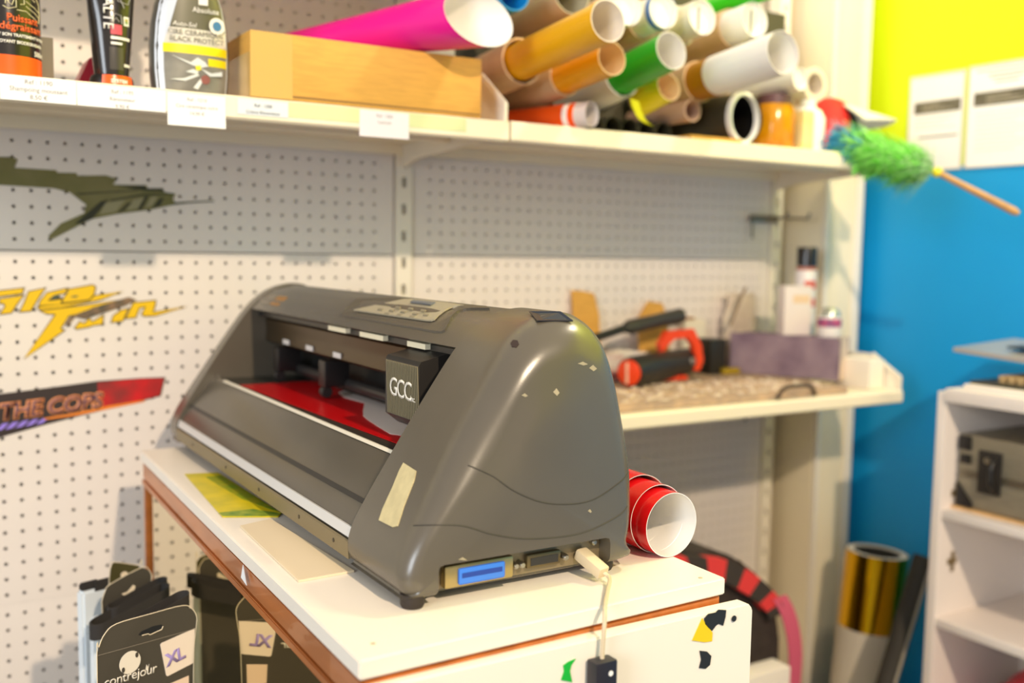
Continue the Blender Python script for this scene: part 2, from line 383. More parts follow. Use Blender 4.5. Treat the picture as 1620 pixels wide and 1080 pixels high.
cC = crop(0, 580, 5.786)
cop = decal('black_red_decal', 'black and red pointed sticker with orange-edged lettering near the cutter', cC([(-330, 292), (0, 248), (500, 185), (900, 130), (1300, 102), (1515, 95), (1500, 145), (1472, 268), (1200, 335), (800, 432), (450, 520), (0, 645), (-330, 715)]), mat('black_print', '#3a2f2c', .4))
prism('red_panel', wallshape(cC([(890, 142), (1300, 108), (1500, 102), (1490, 145), (1462, 262), (1200, 328), (905, 372)]), -.0015), (0, .0001, 0), mat('red_print', '#d8141c', .4, col2='#8f2a28', scale=18), cop)
prism('orange_streak', wallshape(cC([(400, 470), (700, 420), (1000, 355), (1325, 305), (1325, 318), (1000, 385), (700, 445), (410, 484)]), -.0016), (0, .0001, 0), mat('orange_print', '#f28a2a', .5), cop)
for k in range(7):
    x = -230+92*k
    prism('violet_stripe', wallshape(cC([(x, 620-15*k), (x+70, 545-12*k), (x+130, 535-12*k), (x+66, 606-15*k)]), -.0016), (0, .0001, 0), mat('violet_print', '#9c83e6', .5), cop)
o0 = at(*cC([(-10, 485)])[0], 1, -.0015); o1 = at(*cC([(800, 385)])[0], 1, -.0015); rt = o1-o0
dl = .00045
text('lettering_edge', 'THE COPS', (o0.x, -.0016, o0.z), rt, (0, 0, 1), .034, mat('salmon_print', '#f09a62', .5), cop, shear=.2, off=.0024, ext=.0001, space=.95)
text('lettering', 'THE COPS', (o0.x, -.0019, o0.z), rt, (0, 0, 1), .034, mat('plum_print', '#6b4a58', .5), cop, shear=.2, off=.0003, ext=.0001, space=.95)

# ------------------------------------------------------------------ stand
ZT = .935
NL, NR, FR, FL = Vector((.131, -1.037, ZT)), Vector((.519, -1.027, ZT)), Vector((.535, -.135, ZT)), Vector((.152, -.141, ZT))
st = thing('mirror_sided_stand', 'white-topped display stand with brown wood trim and a mirrored side', 'stand', (.33, -.58, 0))
def slab(name, c, z0, z1, m, grow=0., bevel=.0015):
    ce = sum(c, Vector())/4
    pts = [Vector((p.x+(grow if p.x > ce.x else -grow), p.y+(grow if p.y > ce.y else -grow), z0)) for p in c]
    return prism(name, pts, (0, 0, z1-z0), m, st, bevel=bevel)
slab('top_board', (NL, NR, FR, FL), ZT-.0165, ZT, M_LAMIN)
slab('wood_trim', (NL, NR, FR, FL), ZT-.044, ZT-.0166, M_WOOD, grow=-.0025, bevel=.003)
slab('carcass', (NL, NR, FR, FL), .03, ZT-.0442, mat('carcass_board', '#e9dfcf', .5), grow=-.014, bevel=0)
ux = (FL-NL).normalized(); nx = Vector((-ux.y, ux.x, 0))     # along the mirrored side, outward (-X)
if nx.x > 0: nx = -nx
def side_piece(name, s0, s1, z0, z1, o0_, o1_, m, bevel=0.):
    a = NL+ux*s0+nx*o0_; b = NL+ux*s1+nx*o0_
    pts = [Vector((a.x, a.y, z0)), Vector((b.x, b.y, z0)), Vector((b.x, b.y, z1)), Vector((a.x, a.y, z1))]
    return prism(name, pts, nx*(o1_-o0_), m, st, bevel=bevel)
LS = (FL-NL).length
side_piece('mirror_panel', .016, LS-.012, .05, ZT-.0445, -.0138, -.009, mat('tinted_mirror', '#d9cba0', .03, metal=1))
side_piece('wood_post', LS-.0125, LS-.001, .03, ZT-.0445, -.0138, -.0035, M_WOOD, .001)
side_piece('wood_post', .003, .0155, .03, ZT-.0445, -.0138, -.0035, M_WOOD, .001)
side_piece('wood_molding', .003, LS-.001, ZT-.053, ZT-.0442, -.012, -.001, M_WOOD, .0012)
slab('plinth_board', (NL, NR, FR, FL), .0, .03, M_WOOD, grow=-.03, bevel=0)
# drawer front facing the camera
dp = prism('drawer_front', [(.139, -1.0275, .30), (.541, -1.0275, .30), (.541, -1.0275, .905), (.535, -1.0275, .9115), (.139, -1.0275, .9135)], (0, -.016, 0), M_LAMIN, st, bevel=.0015)
YD = -1.0445
def dpt(px, y=YD): return [at(a, b, 1, y) for a, b in px]
cD = crop(980, 640, 2.454)
for nm, px, m in (('black_sticker', [(330, 830), (345, 812), (375, 806), (385, 795), (415, 797), (412, 825), (403, 858), (385, 850), (375, 858), (360, 878), (345, 866), (332, 850)], M_DARK),
                  ('yellow_sticker', [(283, 915), (322, 828), (335, 850), (362, 885), (360, 918), (330, 922)], mat('sticker_yellow', '#f0cc10', .5)),
                  ('black_sticker', [(312, 955), (340, 958), (357, 975), (352, 1010), (335, 1025), (310, 1022), (318, 990)], M_DARK)):
    prism(nm, dpt(cD(px)), (0, .0006, 0), m, dp)
prism('green_sticker', dpt(crop(660, 830, 4.32)([(985, 1060), (1005, 1000), (1000, 960), (1035, 935), (1085, 915), (1055, 960), (1045, 1000), (1060, 1075)])), (0, .0006, 0), mat('sticker_green', '#19b53c', .5), dp)
lathe('screw_hole', [(.0030, 0), (.0030, .0006)], at(1161, 978, 1, YD), (0, -1, 0), M_DARK, dp, n=14)
for (a, b) in ((590, 1018), (1108, 914)):
    p = at(a, b, 2, ZT); lathe('screw_dimple', [(.0022, 0), (.0022, .0004)], (p.x, p.y, ZT), (0, 0, 1), mat('dimple', '#b9a98e', .7), st, n=12)
# paper scrap stuck on the trim
pw = [NL+ux*(.33)+nx*.0012, NL+ux*.352+nx*.0012, NL+ux*.348+nx*.0012]
sc = prism('paper_scrap', [at(385, 893, 0, .1385), at(382, 913, 0, .1365), at(391, 926, 0, .1365)], (-.0006, 0, 0), M_WHITE)
tag(sc, 'small white triangular paper scrap stuck on the brown trim', 'paper')

# leaflet and board lying on the stand
lf = [at(a, b, 2, ZT+.0006) for a, b in ((292, 750), (345, 748), (445, 812), (440, 818), (352, 818))]
lft = thing('leaflet', 'yellow and green leaflet half under the cutter', 'leaflet', (.2, -.45, ZT))
prism('sheet', lf, (0, 0, .0008), mat('leaflet_yellow', '#ecd410', .35, col2='#d4c41a', scale=30), lft)
prism('green_print', [at(a, b, 2, ZT+.0015) for a, b in ((325, 754), (350, 752), (446, 812), (385, 790), (350, 770))], (0, 0, .0002), mat('leaflet_green', '#7f9a1e', .4, col2='#b5a91c', scale=60), lft)
prism('green_print', [at(a, b, 2, ZT+.0015) for a, b in ((346, 811), (400, 805), (445, 812), (438, 816), (352, 816))], (0, 0, .0002), mat('leaflet_leaf', '#5d8a2c', .4, col2='#a8b43a', scale=80), lft)
bd = prism('backing_card', [at(a, b, 2, ZT+.0002) for a, b in ((380, 834), (428, 823), (560, 905), (472, 921))], (0, 0, .0022), mat('beige_card', '#e9d6b4', .6))
tag(bd, 'flat beige card lying on the stand in front of the cutter', 'card')

# ------------------------------------------------------------------ vinyl cutter
cut = thing('vinyl_cutter', 'graphite desktop vinyl cutter with rounded ends and open front slot', 'cutter', (.33, -.54, ZT))
CP = [(.228, .943), (.210, .947), (.2035, .962), (.209, .985), (.230, 1.02), (.260, 1.066), (.290, 1.11), (.316, 1.146), (.336, 1.167), (.36, 1.182), (.39, 1.1895),
      (.414, 1.186), (.435, 1.168), (.448, 1.137), (.457, 1.09), (.463, 1.04), (.461, .995), (.453, .962), (.438, .944)]
CPs = [(p.x, p.y) for p in smooth_curve([Vector((a, b)) for a, b in CP], 4)]
def capmesh(y_in, y_out, sgn, r0, r1, lean):
    """rounded end cover: y_in inner face, y_out outer face"""
    V, Fc = [], []; n = len(CPs); cx, cz = .335, 1.03; rings = []
    def ring(fn):
        b = len(V); V.extend(fn(x, z) for x, z in CPs); rings.append(b)
    ring(lambda x, z: (x, y_in, z))
    S = 9
    for k in range(S+1):
        th = math.pi/2*k/S
        def fn(x, z):
            t = max(0, min(1, (z-.94)/.245)); r = r0+(r1-r0)*t; yo = y_out - sgn*lean*t
            dx, dz = cx-x, cz-z; L = math.hypot(dx, dz); i = r*(1-math.cos(th))
            return (x+dx/L*i, yo-sgn*r*(1-math.sin(th)), z+dz/L*i)
        ring(fn)
    last = [V[rings[-1]+i] for i in range(n)]
    for s in (.75, .5, .25):
        b = len(V); rings.append(b)
        for (x, y, z) in last:
            X, Z = cx+(x-cx)*s, cz+(z-cz)*s; t = max(0, min(1, (Z-.94)/.245))
            V.append((X, y_out-sgn*lean*t+sgn*.004*(1-s*s), Z))
    V.append((cx, y_out-sgn*lean*(cz-.94)/.245+sgn*.004, cz)); c = len(V)-1
    for a, b in zip(rings, rings[1:]):
        for i in range(n): Fc.append((a+i, a+(i+1) % n, b+(i+1) % n, b+i))
    a = rings[-1]
    for i in range(n): Fc.append((a+i, a+(i+1) % n, c))
    Fc.append(tuple(rings[0]+i for i in range(n))[::-1])
    return V, Fc
YI, YO, YFI, YFO = -.838, -.966, -.150, -.104
V, Fc = capmesh(YI, YO, -1, .016, .050, .014)
near = meshobj('end_cover', V, Fc, M_BODY, cut, smooth=True)
bb = box('tmp_cutter', (.236, -1.1, .925), (.424, -.946, .973), None, bevel=.006)
md = near.modifiers.new('b', 'BOOLEAN'); md.object = bb; md.operation = 'DIFFERENCE'; md.solver = 'EXACT'
bpy.context.view_layer.update(); dg = bpy.context.evaluated_depsgraph_get()
me2 = bpy.data.meshes.new_from_object(near.evaluated_get(dg)); near.modifiers.clear(); near.data = me2
bpy.data.objects.remove(bb); me2.set_sharp_from_angle(angle=math.radians(38))
V, Fc = capmesh(YFI, YFO, 1, .008, .02, .006)
far = meshobj('end_cover', V, Fc, M_BODY, cut, auto=50)
ext = lambda nm, prof, m, y0=YI+.0005, y1=YFI-.0005, par=cut, **k: prism(nm, [(x, y0, z) for x, z in prof], (0, y1-y0, 0), m, par, **k)
# top cover: from the slot over the top to the back
tp = [(.322, 1.150), (.336, 1.165), (.358, 1.180), (.39, 1.188), (.413, 1.1845), (.433, 1.1665), (.446, 1.136), (.455, 1.09), (.461, 1.04), (.459, .995), (.451, .962), (.436, .946),
      (.40, .946), (.40, 1.02), (.40, 1.135), (.392, 1.146), (.332, 1.1465)]
top = ext('top_cover', tp, M_BODY, auto=30)
ap = [(.222, .945), (.2085, .948), (.2075, .966), (.2125, .984), (.224, 1.0), (.238, 1.0165), (.253, 1.031), (.266, 1.0405), (.270, 1.0415), (.270, 1.03), (.24, .985), (.232, .95)]
apron = ext('front_apron', ap, M_BODY2, auto=40)
ext('bottom_bar', [(.206, .949), (.2045, .9485), (.2035, .9655), (.2055, .967)], mat('bottom_bar_metal', '#8a7c5e', .45, metal=.35), par=cut)
ext('silver_strip', [(.2075, .9695), (.2055, .9695), (.2085, .979), (.2105, .979)], mat('silver_trim', '#dcdad6', .3, metal=.2))
ext('groove_line', [(.2235, .9985), (.2225, .9998), (.2257, 1.0035), (.2267, 1.002)], M_DARK)
ext('ridge_line', [(.2655, 1.0412), (.2645, 1.0405), (.2675, 1.0432), (.2700, 1.0428)], mat('ivory_trim', '#e6dcc6', .4), y0=-.835, y1=-.19)
ext('cutting_platen', [(.2705, 1.030), (.2705, 1.0405), (.398, 1.0405), (.398, 1.030)], mat('platen', '#33322c', .35))
ext('slot_back_wall', [(.3955, 1.0425), (.3995, 1.0425), (.3995, 1.1455), (.3955, 1.1455)], mat('slot_black', '#191a17', .5))
ext('carriage_rail', [(.345, 1.100), (.352, 1.0955), (.372, 1.098), (.372, 1.136), (.352, 1.138), (.345, 1.133), (.3465, 1.120), (.3465, 1.112)], mat('rail_bronze', '#54442b', .3, metal=.7), auto=20)
ext('drive_shaft', [(.372+.008*math.cos(a*math.pi/6), 1.061+.008*math.sin(a*math.pi/6)) for a in range(12)], M_DARK)
ext('drive_belt', [(.334, 1.139), (.337, 1.139), (.337, 1.1455), (.334, 1.1455)], M_BLACK)
def hit(me_ob, px):
    b = BVHTree.FromPolygons([v.co for v in me_ob.data.vertices], [p.vertices[:] for p in me_ob.data.polygons])
    out = []
    for a, c in px:
        h = b.ray_cast(CAM, ray(a, c).normalized()); out.append((h[0], h[1]))
    return out
def patch(name, ob, px, m, parent, th=.0006, lift=.0004):
    """thin piece lying on a surface: outline picked on the surface, given thickness along its normals"""
    H = [h for h in hit(ob, px) if h[0] is not None]; n = len(H)
    V = [h[0]+h[1]*(lift-.0008) for h in H]+[h[0]+h[1]*(lift+th) for h in H]
    Fc = [tuple(range(n))[::-1], tuple(range(n, 2*n))]+[(i, (i+1) % n, n+(i+1) % n, n+i) for i in range(n)]
    return meshobj(name, V, Fc, m, parent)
def strand(name, ob, px, r, m, parent, lift=0.):
    H = [h for h in hit(ob, px) if h[0] is not None]
    return sweep(name, [h[0]+h[1]*lift for h in H], r, m, parent, n=6)
def fine(px, k=6): return [(p.x, p.y) for p in smooth_curve([Vector(p) for p in px], k, closed=False)]
cK = crop(540, 440, 5.4)
# console on the top cover: raised frame, keypad, display and keys given in the cover's own slope
def tpz(x):
    for (a, b), (c, d) in zip(tp, tp[1:5]):
        if a <= x <= c: return b+(d-b)*(x-a)/(c-a)
    return 1.188
def topslab(name, pts, m, parent, lift, th):
    V, n = [], len(pts)
    for (x, y) in pts: V.append(Vector((x, y, tpz(x)+lift-.001)))
    for (x, y) in pts: V.append(Vector((x, y, tpz(x)+lift+th)))
    Fc = [tuple(range(n))[::-1], tuple(range(n, 2*n))]+[(i, (i+1) % n, n+(i+1) % n, n+i) for i in range(n)]
    return meshobj(name, V, Fc, m, parent)
def hitn(obs, px):
    trees = [BVHTree.FromPolygons([v.co for v in o.data.vertices], [p.vertices[:] for p in o.data.polygons]) for o in obs]; out = []
    for a_, c_ in px:
        best = None
        for t_ in trees:
            h = t_.ray_cast(CAM, ray(a_, c_).normalized())
            if h[0] is not None and (best is None or h[3] < best[3]): best = h
        if best: out.append((best[0], best[1]))
    return out
def patchn(name, obs, px, m, parent, lift, th):
    H = hitn(obs, px); n = len(H)
    V = [h[0]+Vector((-.3, 0, 1)).normalized()*(lift-.0012) for h in H]+[h[0]+Vector((-.3, 0, 1)).normalized()*(lift+th) for h in H]
    tri = tessellate_polygon([[Vector((h[0].x, h[0].y, 0)) for h in H]])
    Fc = [tuple(t)[::-1] for t in tri]+[tuple(n+i for i in t) for t in tri]+[(i, (i+1) % n, n+(i+1) % n, n+i) for i in range(n)]
    return meshobj(name, V, Fc, m, parent)
tops_ = [top, near]
rim = fine([(551, 486), (545, 494), (540, 500), (570, 505), (620, 514), (665, 522), (699, 527), (709, 516), (717, 501), (728, 493), (745, 490), (775, 490)], 3)
back_ = [(770, 487), (720, 482), (680, 478), (650, 474), (600, 473), (565, 475)]
patchn('console_frame', tops_, rim+back_, mat('console_grey', '#595246', .4), cut, .0002, .0022)
kp = patchn('keypad', tops_, fine([(560, 493), (600, 499), (650, 506), (683, 510), (694, 502), (704, 494), (718, 488), (735, 486)], 3)+[(700, 481), (655, 476), (640, 476)], mat('keypad_film', '#a89d84', .3), cut, .0024, .0006)
strand('console_rim', near, fine([(700, 527), (710, 516), (718, 501), (729, 493), (746, 490), (775, 489)], 5), .0011, mat('rim_pale', '#8f846e', .35), cut) if False else None
patchn('display', tops_, [(655, 478), (690, 482), (682, 485), (650, 481)], mat('lcd', '#6c7078', .2), kp, .0030, .0004)
for (a_, b_) in ((600, 491), (618, 493), (636, 495), (655, 498), (672, 500), (610, 498), (630, 500), (650, 503), (628, 488), (648, 490), (668, 493)):
    patchn('key', tops_, [(a_, b_), (a_+7, b_+1), (a_+5, b_+3), (a_-2, b_+2)], mat('key_print', '#8d836c', .4), kp, .0029, .0003)
# maker badge on the far top, orange print
topslab('orange_badge', [(.331, -.215), (.331, -.255), (.346, -.255), (.346, -.215)], mat('badge_orange', '#a8742c', .4), cut, .0006, .0004)
topslab('grey_badge', [(.331, -.17), (.331, -.205), (.346, -.205), (.346, -.17)], mat('badge_grey', '#8c806e', .4), cut, .0006, .0004)
# seam lines, vent window, screw, tape, scuffs on the near end cover
M_SEAM = mat('seam_dark', '#3c372f', .6)
cE = crop(560, 700, 2.382)
strand('shell_seam', near, fine(cE([(430, 85), (520, 125), (600, 180), (700, 222), (800, 232), (900, 215), (1000, 150), (1035, 110)]), 8), .0007, M_SEAM, cut)
strand('shell_seam', near, fine(cE([(225, 312), (400, 312), (520, 345), (650, 362), (800, 352), (900, 325), (1000, 272), (1030, 240)]), 8), .0007, M_SEAM, cut)
patch('vent_window', near, [(838, 497), (886, 497), (905, 511), (850, 511)], mat('vent_blue_black', '#2b2f38', .25), cut, .0004, .0028)
patch('screw_hole', near, [(808, 543), (812, 538), (819, 539), (821, 545), (817, 550), (810, 549)], mat('hole_dark', '#33241f', .7), cut, .0003)
patch('masking_tape', near, [(639, 732), (659, 745), (656, 760), (640, 800), (630, 832), (622, 834), (600, 823), (606, 805), (622, 770), (632, 745)], mat('tape_yellow', '#cdbd8e', .6, var=.08, scale=90), cut, .0005)
for (a, b, w_, h_) in ((880, 620, 5, 6), (830, 625, 5, 3), (732, 885, 7, 4), (933, 808, 3, 3), (922, 575, 8, 3), (938, 582, 6, 5)):
    patch('scuff', near, [(a-w_, b), (a, b-h_), (a+w_, b+1), (a+1, b+h_)], mat('scuff_pale', '#a99c80', .6), cut, .00005, .0003)
# feet
for (x, y) in ((.218, -.9505), (.43, -.945), (.235, -.125), (.43, -.125)):
    lathe('rubber_foot', [(.0095, 0), (.011, .003), (.011, .0125)], (x, y, ZT+.0001), (0, 0, 1), mat('foot_rubber', '#2d241f', .6), cut, n=18)
lathe('rear_knob', [(.004, 0), (.005, .004), (.003, .008)], (.462, -.86, 1.065), (1, 0, 0), M_BLACK, cut, n=12)
ext('base_pan', [(.226, .9452), (.226, .9485), (.436, .9485), (.436, .9452)], M_BODY2, y0=-.938, y1=-.115)
# ports in the recess
YP = -.9485
box('port_plate', (.2365, YP, .9455), (.4235, YP+.002, .9725), mat('port_plate', '#8e8066', .4, metal=.5), cut)
par = box('parallel_port', (.246, YP-.010, .9475), (.318, YP-.0002, .9685), mat('port_shell', '#b39f6c', .35, metal=.8), cut, bevel=.003)
box('blue_socket', (.259, YP-.0125, .9505), (.307, YP-.0102, .9655), mat('socket_blue', '#3c7de0', .4), par, bevel=.002)
box('contact_slot', (.262, YP-.0128, .9565), (.304, YP-.0126, .9610), mat('slot_blue', '#1b3f9a', .5), par)
ser = box('serial_port', (.335, YP-.006, .951), (.374, YP-.0002, .965), mat('serial_shell', '#6d6044', .35, metal=.7), cut, bevel=.003)
box('serial_socket', (.339, YP-.0065, .954), (.370, YP-.0061, .9615), M_DARK, ser)
for x in (.322, .329, .3785): lathe('port_screw', [(.0034, 0), (.0034, .007), (.0022, .009)], (x, YP-.0001, .957), (0, -1, 0), M_CHROME, cut, n=10)
lathe('latch_screw', [(.0032, 0), (.0032, .005), (.002, .006)], (.414, YP-.0001, .966), (0, -1, 0), M_CHROME, cut, n=10)
# screws along the bottom bar
for y in (-.25, -.42, -.56, -.70, -.80):
    lathe('bar_screw', [(.0022, 0), (.0022, .0005)], (.2038, y, .958), (-1, 0, 0), mat('screw_dark', '#4d4130', .5), cut, n=10)
lathe('side_screw', [(.003, 0), (.003, .001)], (.27, YFI-.0001, 1.045), (0, -1, 0), M_CHROME, cut, n=12)
# rail tags, ivory pieces painting the light seen through the slit, pinch rollers
for y in (-.24, -.34, -.445): box('roller_mark', (.3435, y-.027, 1.101), (.3447, y, 1.108), mat('mark_white', '#dfdcd4', .5), cut)
for (y0_, y1_) in ((-.53, -.47), (-.645, -.575), (-.755, -.71)): box('slit_light', (.327, y0_, 1.1462-.006), (.3335, y1_, 1.1462), mat('slit_light_ivory', '#f2e6c4', .4), cut)
box('cable_plug', (.336, -.832, 1.1395), (.352, -.765, 1.1465), mat('plug_brass', '#5a5226', .4, metal=.3), cut, bevel=.001)
for y in (-.415, -.22):
    pr = box('pinch_roller', (.335, y-.022, 1.058), (.372, y+.004, 1.0945), M_BLACK, cut, bevel=.003)
    lathe('roller_wheel', [(.007, 0), (.008, .002), (.008, .012), (.007, .014)], (.341, y-.017, 1.0508), (0, 1, 0), M_DARK, pr, n=16)
# carriage with striped face and logo
car = prism('carriage', [(.300, -.712, 1.128), (.3025, -.712, 1.132), (.345, -.712, 1.142), (.345, -.712, 1.062), (.315, -.712, 1.056), (.3, -.712, 1.068)], (0, -.083, 0), mat('carriage_black', '#262320', .4), cut)
for k in range(21):
    y = -.7145-.0038*k
    prism('face_rib', [(.2992, y, 1.127), (.2992, y-.0016, 1.127), (.2992, y-.0016-.005, 1.069), (.2992, y-.005, 1.069)], (.0010, 0, 0), mat('rib_bronze', '#857a5c', .4), car)
text('logo_lettering', 'GCC', (.2985, -.7255, 1.090), (0, -1, -.02), (0, 0, 1), .0285, mat('logo_white', '#efe9dc', .5), car, ext=.0004, off=.0002, space=.82)
text('logo_tail', 'inc.', (.2985, -.778, 1.089), (0, -1, 0), (0, 0, 1), .009, mat('logo_white', '#efe9dc', .5), car, ext=.0003)

# red vinyl: sheet in the cutter and the supply roll behind it
M_RED = mat('red_vinyl', '#d80b12', .22, spec=.6)
ZV = 1.0412
sv = thing('red_vinyl_sheet', 'red vinyl sheet lying across the cutting platen of the cutter', 'vinyl sheet', (.33, -.5, ZV))
prism('sheet', [(.274, -.245, ZV), (.293, -.832, ZV), (.394, -.832, ZV), (.394, -.245, ZV)], (0, 0, .0006), M_RED, sv)
wl = [(.376, -.385), (.392, -.365), (.392, -.800), (.350, -.80), (.33, -.80), (.322, -.775), (.312, -.77), (.318, -.73), (.307, -.71), (.314, -.66), (.322, -.612), (.328, -.585), (.345, -.545), (.371, -.489), (.366, -.43)]
prism('bare_liner', [(x, y, ZV+.0007) for x, y in wl], (0, 0, .0003), mat('liner_pinkish', '#eadbd0', .45), sv)
for (x, y) in ((.295, -.755), (.2925, -.775), (.297, -.79)):
    prism('liner_flake', [(x, y, ZV+.0007), (x+.004, y-.012, ZV+.0007), (x+.006, y-.02, ZV+.0007), (x+.001, y-.013, ZV+.0007)], (0, 0, .0003), MATS['liner_pinkish'], sv)
rr = thing('red_vinyl_roll', 'red vinyl roll with white liner inside, behind the cutter', 'vinyl roll', (.52, -.6, ZT))
rx, rz = .515, ZT+.0385
pipe('inner_winding', (rx, -.30, rz-.0042), (rx, -.950, rz-.0042), .0338, .0338, .0007, M_RED, M_LINERW, rr, n=48)
pipe('middle_winding', (rx-.002, -.30, rz-.0020), (rx-.002, -.930, rz-.0020), .0360, .0362, .0007, M_RED, M_LINERW, rr, n=48)
pipe('outer_winding', (rx-.003, -.30, rz+.0005), (rx-.003, -.902, rz+.0005), .0380, .0387, .0007, M_RED, M_LINERW, rr, n=48)
# usb cable
M_USB = mat('usb_beige', '#d6c3a2', .45)
uc = thing('usb_cable', 'beige data cable plugged into the cutter and hanging over the stand', 'cable', (.41, -1.03, ZT))
up0 = Vector((.398, -.9495, .958)); 
Mx = Matrix.Translation(up0) @ Matrix.Rotation(math.radians(22), 4, 'X') @ Matrix.Rotation(math.radians(10), 4, 'Z')
box('plug', (-.0068, -.036, -.0058), (.0068, -.001, .0058), M_USB, uc, bevel=.0025, M=Mx)
pe = Mx @ Vector((0, -.036, 0))
cx1 = at(957, 985, 1, -1.040); cx2 = at(952, 1045, 1, -1.052)
sweep('cord', [p for p in smooth_curve([pe-(pe-up0).normalized()*.003, pe+(pe-up0).normalized()*.008, (pe+(pe-up0).normalized()*.008).lerp(Vector((cx1.x, -1.0395, .9378)), .5), Vector((cx1.x, -1.0395, .9378)), Vector((at(956, 1000, 1, -1.0495).x, -1.0495, .928)), Vector((at(953, 1025, 1, -1.0515).x, -1.0515, .898)), Vector((cx2.x, -1.0525, .868))], 6, closed=False)], .0021, M_USB, uc, n=8)
zc = at(952, 1049, 1, -1.060).z
box('dark_connector', (cx2.x-.0115, -1.060, .79), (cx2.x+.0115, -1.0455, zc), mat('connector_black', '#26222a', .45), uc, bevel=.002)
lathe('connector_dot', [(.0025, 0), (.0025, .0004)], (cx2.x+.004, -1.0601, zc-.011), (0, -1, 0), M_WHITE, uc, n=10)

# ------------------------------------------------------------------ goods on the upper left shelf
ZU = ZS+.0003
def onlabel(name, s, org, size, m, parent, align='LEFT', right=(1, 0, 0), up=(0, 0, 1), **k): return text(name, s, org, right, up, size, m, parent, align=align, **k)
def ringband(name, cx, cy, z0, z1, r0, r1, a0, a1, m, parent, ry=1., n=18, th=.0004):
    """printed band wrapped on a round body (angles in degrees, 270 faces the camera side)"""
    V, Fc = [], []
    for k in range(n+1):
        a = math.radians(a0+(a1-a0)*k/n)
        for z, r in ((z0, r0), (z1, r1)): V.append((cx+math.cos(a)*(r+th), cy+math.sin(a)*(r*ry+th), z))
    for k in range(n): Fc.append((2*k, 2*k+2, 2*k+3, 2*k+1))
    return meshobj(name, V, Fc, m, parent, smooth=True)
def wraptext(name, s, cx, cy, r, amid, z, size, m, parent, ry=1., shear=0., off=0., lift=.0009):
    """lettering bent round a bottle"""
    o = text(name, s, (0, 0, 0), (1, 0, 0), (0, 0, 1), size, m, parent, align='CENTER', shear=shear, off=off, ext=.00012)
    for v in o.data.vertices:
        a = math.radians(amid)+v.co.x/r; h = lift-v.co.y
        v.co = (cx+math.cos(a)*(r+h), cy+math.sin(a)*(r*ry+h), z+v.co.z)
    return o
M_GLB = mat('gloss_black_plastic', '#2c2622', .16, spec=.6)
M_OR = mat('orange_plastic', '#f0601a', .25)
M_ORP = mat('orange_print2', '#e8642a', .5); M_WPR = mat('white_print', '#efe9e0', .5); M_PINKP = mat('pink_print', '#d04a58', .5)
# bottle with orange foot
bx, by, br = -.034, -.318, .040
b1 = thing('shampoo_bottle', 'glossy black bottle with orange foot band and orange lettering', 'bottle', (bx, by, ZU))
lathe('bottle_body', [(.036, 0), (br, .004), (br, .17), (.036, .19), (.02, .21), (.014, .215), (.014, .235)], (bx, by, ZU), (0, 0, 1), M_GLB, b1, n=40)
lathe('cap', [(.017, 0), (.017, .03), (.012, .036)], (bx, by, ZU+.2352), (0, 0, 1), M_OR, b1, n=24)
ringband('foot_band', bx, by, ZU+.002, ZU+.026, br-.0002, br, 150, 390, M_OR, b1, n=30)
wraptext('lettering', 'Puissant', bx, by, br, 296, ZU+.066, .0125, M_ORP, b1, off=.0003)
wraptext('lettering', 'dégraissant', bx, by, br, 296, ZU+.056, .0125, M_ORP, b1, off=.0003)
wraptext('lettering', 'AVANT SON TRAITEMENT INTERNE', bx, by, br, 292, ZU+.048, .005, M_WPR, b1, off=.0002)
wraptext('lettering', 'NETTOYANT BIODEGRADABLE', bx, by, br, 288, ZU+.040, .005, M_WPR, b1, off=.0002)
wraptext('lettering', '500ml', bx, by, br, 330, ZU+.0285, .0085, M_WPR, b1, off=.0003)
def arcline(name, pts, m, parent, cx, cy, r):
    P = []
    for (a, z) in pts: P.append(Vector((cx+math.cos(math.radians(a))*(r+.0004), cy+math.sin(math.radians(a))*(r+.0004), ZU+z)))
    return sweep(name, P, .0005, m, parent, n=5)
M_LINE = mat('pale_line_print', '#e8dcae', .5)
for pts in ([(262, .115), (285, .122), (305, .112), (322, .100), (333, .092), (334, .078)], [(276, .105), (300, .103), (320, .094)], [(262, .083), (270, .080), (283, .083), (283, .1), (276, .105), (268, .098), (266, .086)],
            [(300, .092), (318, .087), (333, .083)], [(300, .086), (318, .081), (332, .077)], [(284, .080), (300, .080), (318, .074), (332, .070), (334, .078)], [(288, .098), (296, .100), (297, .088), (290, .087)],
            [(270, .098), (277, .1), (280, .092), (276, .085), (270, .088), (270, .098)]):
    arcline('car_line_drawing', pts, M_LINE, b1, bx, by, br)
# carton and pink pack behind
g1 = box('small_carton', (.002, -.30, ZU), (.0225, -.22, ZU+.062), mat('grey_brown_board', '#8f8674', .7, bump=.1, bscale=300), bevel=.001)
tag(g1, 'narrow grey-brown carton beside the orange-footed bottle', 'carton')
pk = prism('pink_wedge', [(.050, -.26, ZU), (.083, -.26, ZU), (.083, -.26, ZU+.05), (.073, -.26, ZU+.05)], (0, .06, 0), mat('pink_plastic', '#e23a58', .4), bevel=.0015)
tag(pk, 'bright pink wedge-shaped pack behind the black tube', 'pack')
